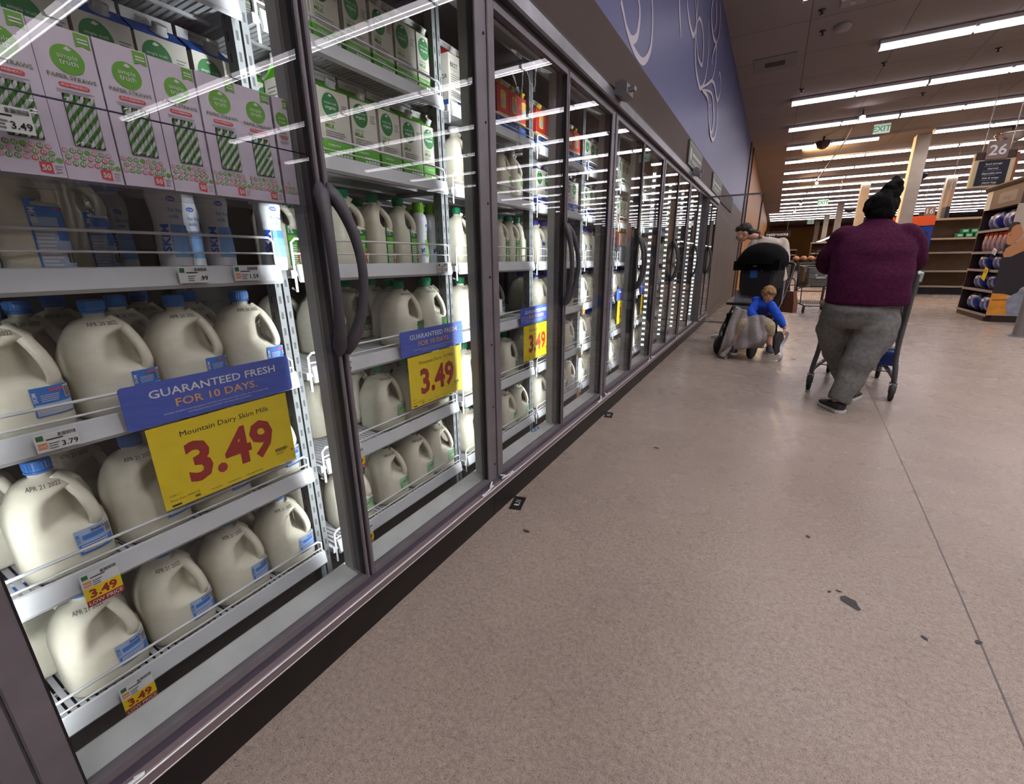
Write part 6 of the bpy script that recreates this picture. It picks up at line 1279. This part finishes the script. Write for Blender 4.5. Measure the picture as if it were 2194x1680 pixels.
for i, (x, z) in enumerate(((4.78, 0), (4.98, 0), (5.18, 0), (4.88, 0.127), (5.08, 0.127))): pk.place((x, 19.02, 1.681 + z), 0, ['green pack, first of three in the lower row on the bare shelving', 'green pack in the middle of the lower row on the bare shelving', 'green pack ending the lower row by the gondola end', 'green pack stacked first in the upper row', 'green pack stacked second in the upper row'][i], 'pack', 'green packs on the bare shelving')
e = empty('bin_display', (3.0, 18.0, 0)); mb = MB(); mb.box(0, 0.92, 0, 0.6, 0.0, 1.25, 0, ch=0.01); mb.build('stand', mat('slate_stand', (70, 76, 92), 0.5), e); mb = MB(); mb.box(0, 0.92, -0.03, 0.6, 1.25, 2.02, 0, ch=0.01); mb.box(0.1, 0.82, -0.04, -0.03, 1.45, 1.85, 1); mb.build('bin', [royal, mat('royal_dark', (20, 40, 104), 0.5)], e); mb = MB(); mb.box(-0.05, 0.92, -0.05, 0.0, 2.03, 2.29, 0); Face(mb, (0.1, -0.05, 2.1), (1, 0, 0), (0, 0, 1), 0.003).text(0.3, 0.02, 'SALE', 0.09, 1, 1, 'C', 0.01) if False else None
mb.build('header_board', orange_m, e); tag(e, 'royal blue bin display with an orange header behind the person in maroon', 'display')
for i, (x, y, W_, t, lb) in enumerate(((1.35, 24.0, 0.9, 1.75, 'dark low shelving beside the second pillar'), (1.9, 30.0, 1.0, 1.9, 'dark shelving farther down between the pillars'), (6.2, 22.0, 3.0, 2.1, 'brown shelving run behind the bare shelving'), (3.6, 29.0, 2.0, 2.0, 'brown shelving run past the second pillar'), (-0.2, 33.0, 1.3, 1.6, 'low dark fixture under the restrooms sign'))):
    gondola('store_shelving', (x, y, 0), W_, [0.2, 0.6, 1.0, 1.35], t, mat('umber_shelf', (74, 56, 46), 0.6, vary=0.15, scale=4), lb)
# slanting strip light over a far produce case
e = empty('case_light', (1.95, 23.0, 1.95)); mb = MB(); mb.box(-0.05, 0.05, 0, 12.0, 0.05, 0.09); mb.build('housing', alu, e)
for i in range(3): mb = MB(); mb.box(-0.035, 0.035, 0.15 + 4 * i, 3.9 + 4 * i, 0.02, 0.05); mb.build('tube', emit_mat('case_tube', (1, 0.95, 1), 5.0), e)
mb = MB(); mb.tube([(0, 0.2, 0.07), (0, 0.2, CZ - 1.95)], 0.008, 6); mb.tube([(0, 11.8, 0.07), (0, 11.8, CZ - 1.95)], 0.008, 6); mb.build('hanger', alu, e); tag(e, 'line of low strip lights running toward the far wall', 'light')
# bread rack
e = empty('bread_rack', (0.80, 13.55, 0)); mb = MB()
for x in (-0.38, 0.38):
    for y in (0.0, 0.4): mb.tube([(x, y, 0), (x, y, 1.06)], 0.012, 6)
for z in (0.5, 1.06): mb.box(-0.4, 0.4, -0.02, 0.42, z - 0.02, z)
mb.tube(smooth_path([(0.1, 0.4, 1.06), (0.1, 0.4, 1.26), (0.16, 0.4, 1.32), (0.32, 0.4, 1.32), (0.38, 0.4, 1.26), (0.38, 0.4, 1.06)], 4), 0.012, 6); mb.build('frame', black_pl, e); tag(e, 'black wire bread rack behind the cart with the cardboard box', 'rack')
bl = MB(); bl.ball((0, 0, 0.07), (0.078, 0.17, 0.075), 12, 8); bl = Proto(bl.build('bread_loaf', bread_m))
for i in range(5): bl.place((0.48 + 0.16 * i, 13.73, 1.062), random.uniform(-0.15, 0.15), 'bagged bread loaf, %s along on the black rack' % ORDW[i], 'bread', 'loaves on the black rack')
# small spray bottle and green carton poking above the pushed cart
e = empty('spray_bottle', (1.02, 5.28, 0.885)); mb = MB(); mb.lathe(smooth_path([(0.035, 0), (0.038, 0.01), (0.036, 0.10), (0.02, 0.15), (0.015, 0.165)], 3), 16); mb.build('bottle', mat('peach_bottle', (214, 178, 160), 0.4), e); mb = MB(); mb.lathe([(0.018, 0.16), (0.022, 0.165), (0.022, 0.20), (0.01, 0.205)], 14); mb.box(-0.05, 0.02, -0.012, 0.012, 0.195, 0.225, 0, ch=0.004); mb.build('trigger_head', mat('spray_blue', (48, 84, 196), 0.4), e); tag(e, 'peach spray bottle with blue trigger head standing in the pushed cart', 'bottle')
mb = MB(); mb.loft([[(x * k, y * k, z) for x, y in ((-0.09, -0.07), (0.09, -0.07), (0.09, 0.07), (-0.09, 0.07))] for z, k in ((0, 1), (0.07, 1.05), (0.13, 0.25))], sm=False); o = mb.build('salad_box', mat('sage_card', (150, 170, 156), 0.5, vary=0.1)); o.location = (0.98, 4.99, 0.955); o.rotation_euler = (0, 0, 0.4); tag(o, 'pale green peaked box on top of the groceries in the pushed cart', 'food box')
# ------------------------------------------------------------------ floor marks
for i, (x, y, rz) in enumerate(((-0.955, 1.69, 0.25), (-0.965, 3.17, 0.2))):
    mb = MB(); mb.box(-0.030, 0.030, -0.062, 0.062, 0, 0.0015, 0); f = Face(mb, (0, 0, 0.0015), (0, 1, 0), (-1, 0, 0)); f.text(0.0, -0.012, 'R.11' if i == 0 else 'R.12', 0.026, 1, 1, 'C', 0.01, fit=0.05); o = mb.build('floor_label', [black_kick, paper_w]); o.location = (x, y, 0.0003); o.rotation_euler = (0, 0, rz); tag(o, ['black floor sticker lettered in white at the kick plate below the third door', 'small black floor sticker at the kick plate farther down the aisle'][i], 'sticker')
chip_m = mat('dark_residue', (46, 42, 44), 0.6)
for i, (x, y, r) in enumerate(((0.386, 1.675, 0.028), (0.36, 1.72, 0.008), (0.33, 1.70, 0.007), (0.57, 1.60, 0.009), (-0.806, 1.50, 0.014), (0.71, 1.66, 0.01), (0.60, 1.03, 0.012), (-0.5, 2.70, 0.016), (0.354, 6.1, 0.03), (0.285, 2.05, 0.011))):
    rr = random.Random(i); mb = MB(); n = 11; mb.add([(r * (0.6 + 0.6 * rr.random()) * math.cos(2 * PI * j / n) * 0.8, r * (0.6 + 0.6 * rr.random()) * math.sin(2 * PI * j / n) * 1.3, 0) for j in range(n)], [tuple(range(n))]); o = mb.build('floor_residue', chip_m); o.location = (x, y, 0.0012); o.rotation_euler = (0, 0, 0.6 + i)
    tag(o, ['largest black torn patch stuck on the open floor', 'black speck just above the large torn patch', 'black speck beside the large torn patch', 'small dark spot to the seam side of the large torn patch', 'brown speck near the kick plate below the second door', 'dark speck on the floor joint', 'dark curled chip at the near end of the joint', 'dark leaf-like scrap on the floor below the third door', 'flat grey scrap on the floor before the stroller', 'small dark oval spot beyond the large torn patch'][i], 'floor mark')
mb = MB(); mb.sheet([[(0.62 + 0.085 * (y - 0.5) ** 0.8 - 0.0025, y, 0.0008), (0.62 + 0.085 * (y - 0.5) ** 0.8 + 0.0025, y, 0.0008)] for y in [0.5 + 0.25 * i for i in range(60)]]); struct(mb.build('floor_joint', mat('joint_grey', (98, 90, 88), 0.6)))
# ------------------------------------------------------------------ lamps
def area(name, loc, sx, sy, energy, colr, spread=None, rot=(0, 0, 0)):
    l = bpy.data.lights.new(name, 'AREA'); l.shape = 'RECTANGLE'; l.size = sx; l.size_y = sy; l.energy = energy; l.color = colr
    if spread: l.spread = spread
    o = bpy.data.objects.new(name, l); col.objects.link(o); o.location = loc; o.rotation_euler = rot; return o
for k in range(-5, 17):
    y = 9.9 + 2.31 * k; area('tube_lamp', (5.4, y, CZ - 0.121), 11.0, 0.10, ROW_W if k < 0 else 0.5 * ROW_W, (1.0, 0.935, 0.965), math.radians(125))
area('warm_wash', (0.2, 17.4, 4.2), 0.3, 0.3, 260, (1.0, 0.62, 0.28), None, (0, math.radians(-60), 0)); area('warm_wash', (0.3, 24.0, 4.2), 0.3, 0.3, 160, (1.0, 0.62, 0.28), None, (0, math.radians(-60), 0))

for n_ in ('fluorescent_lens', 'fluorescent_tube', 'case_tube', 'spot_glow', 'exit_face', 'exit_green', 'sign_glow_white', 'lamp_dot_glow'):
    MATS[n_].cycles.emission_sampling = 'NONE'
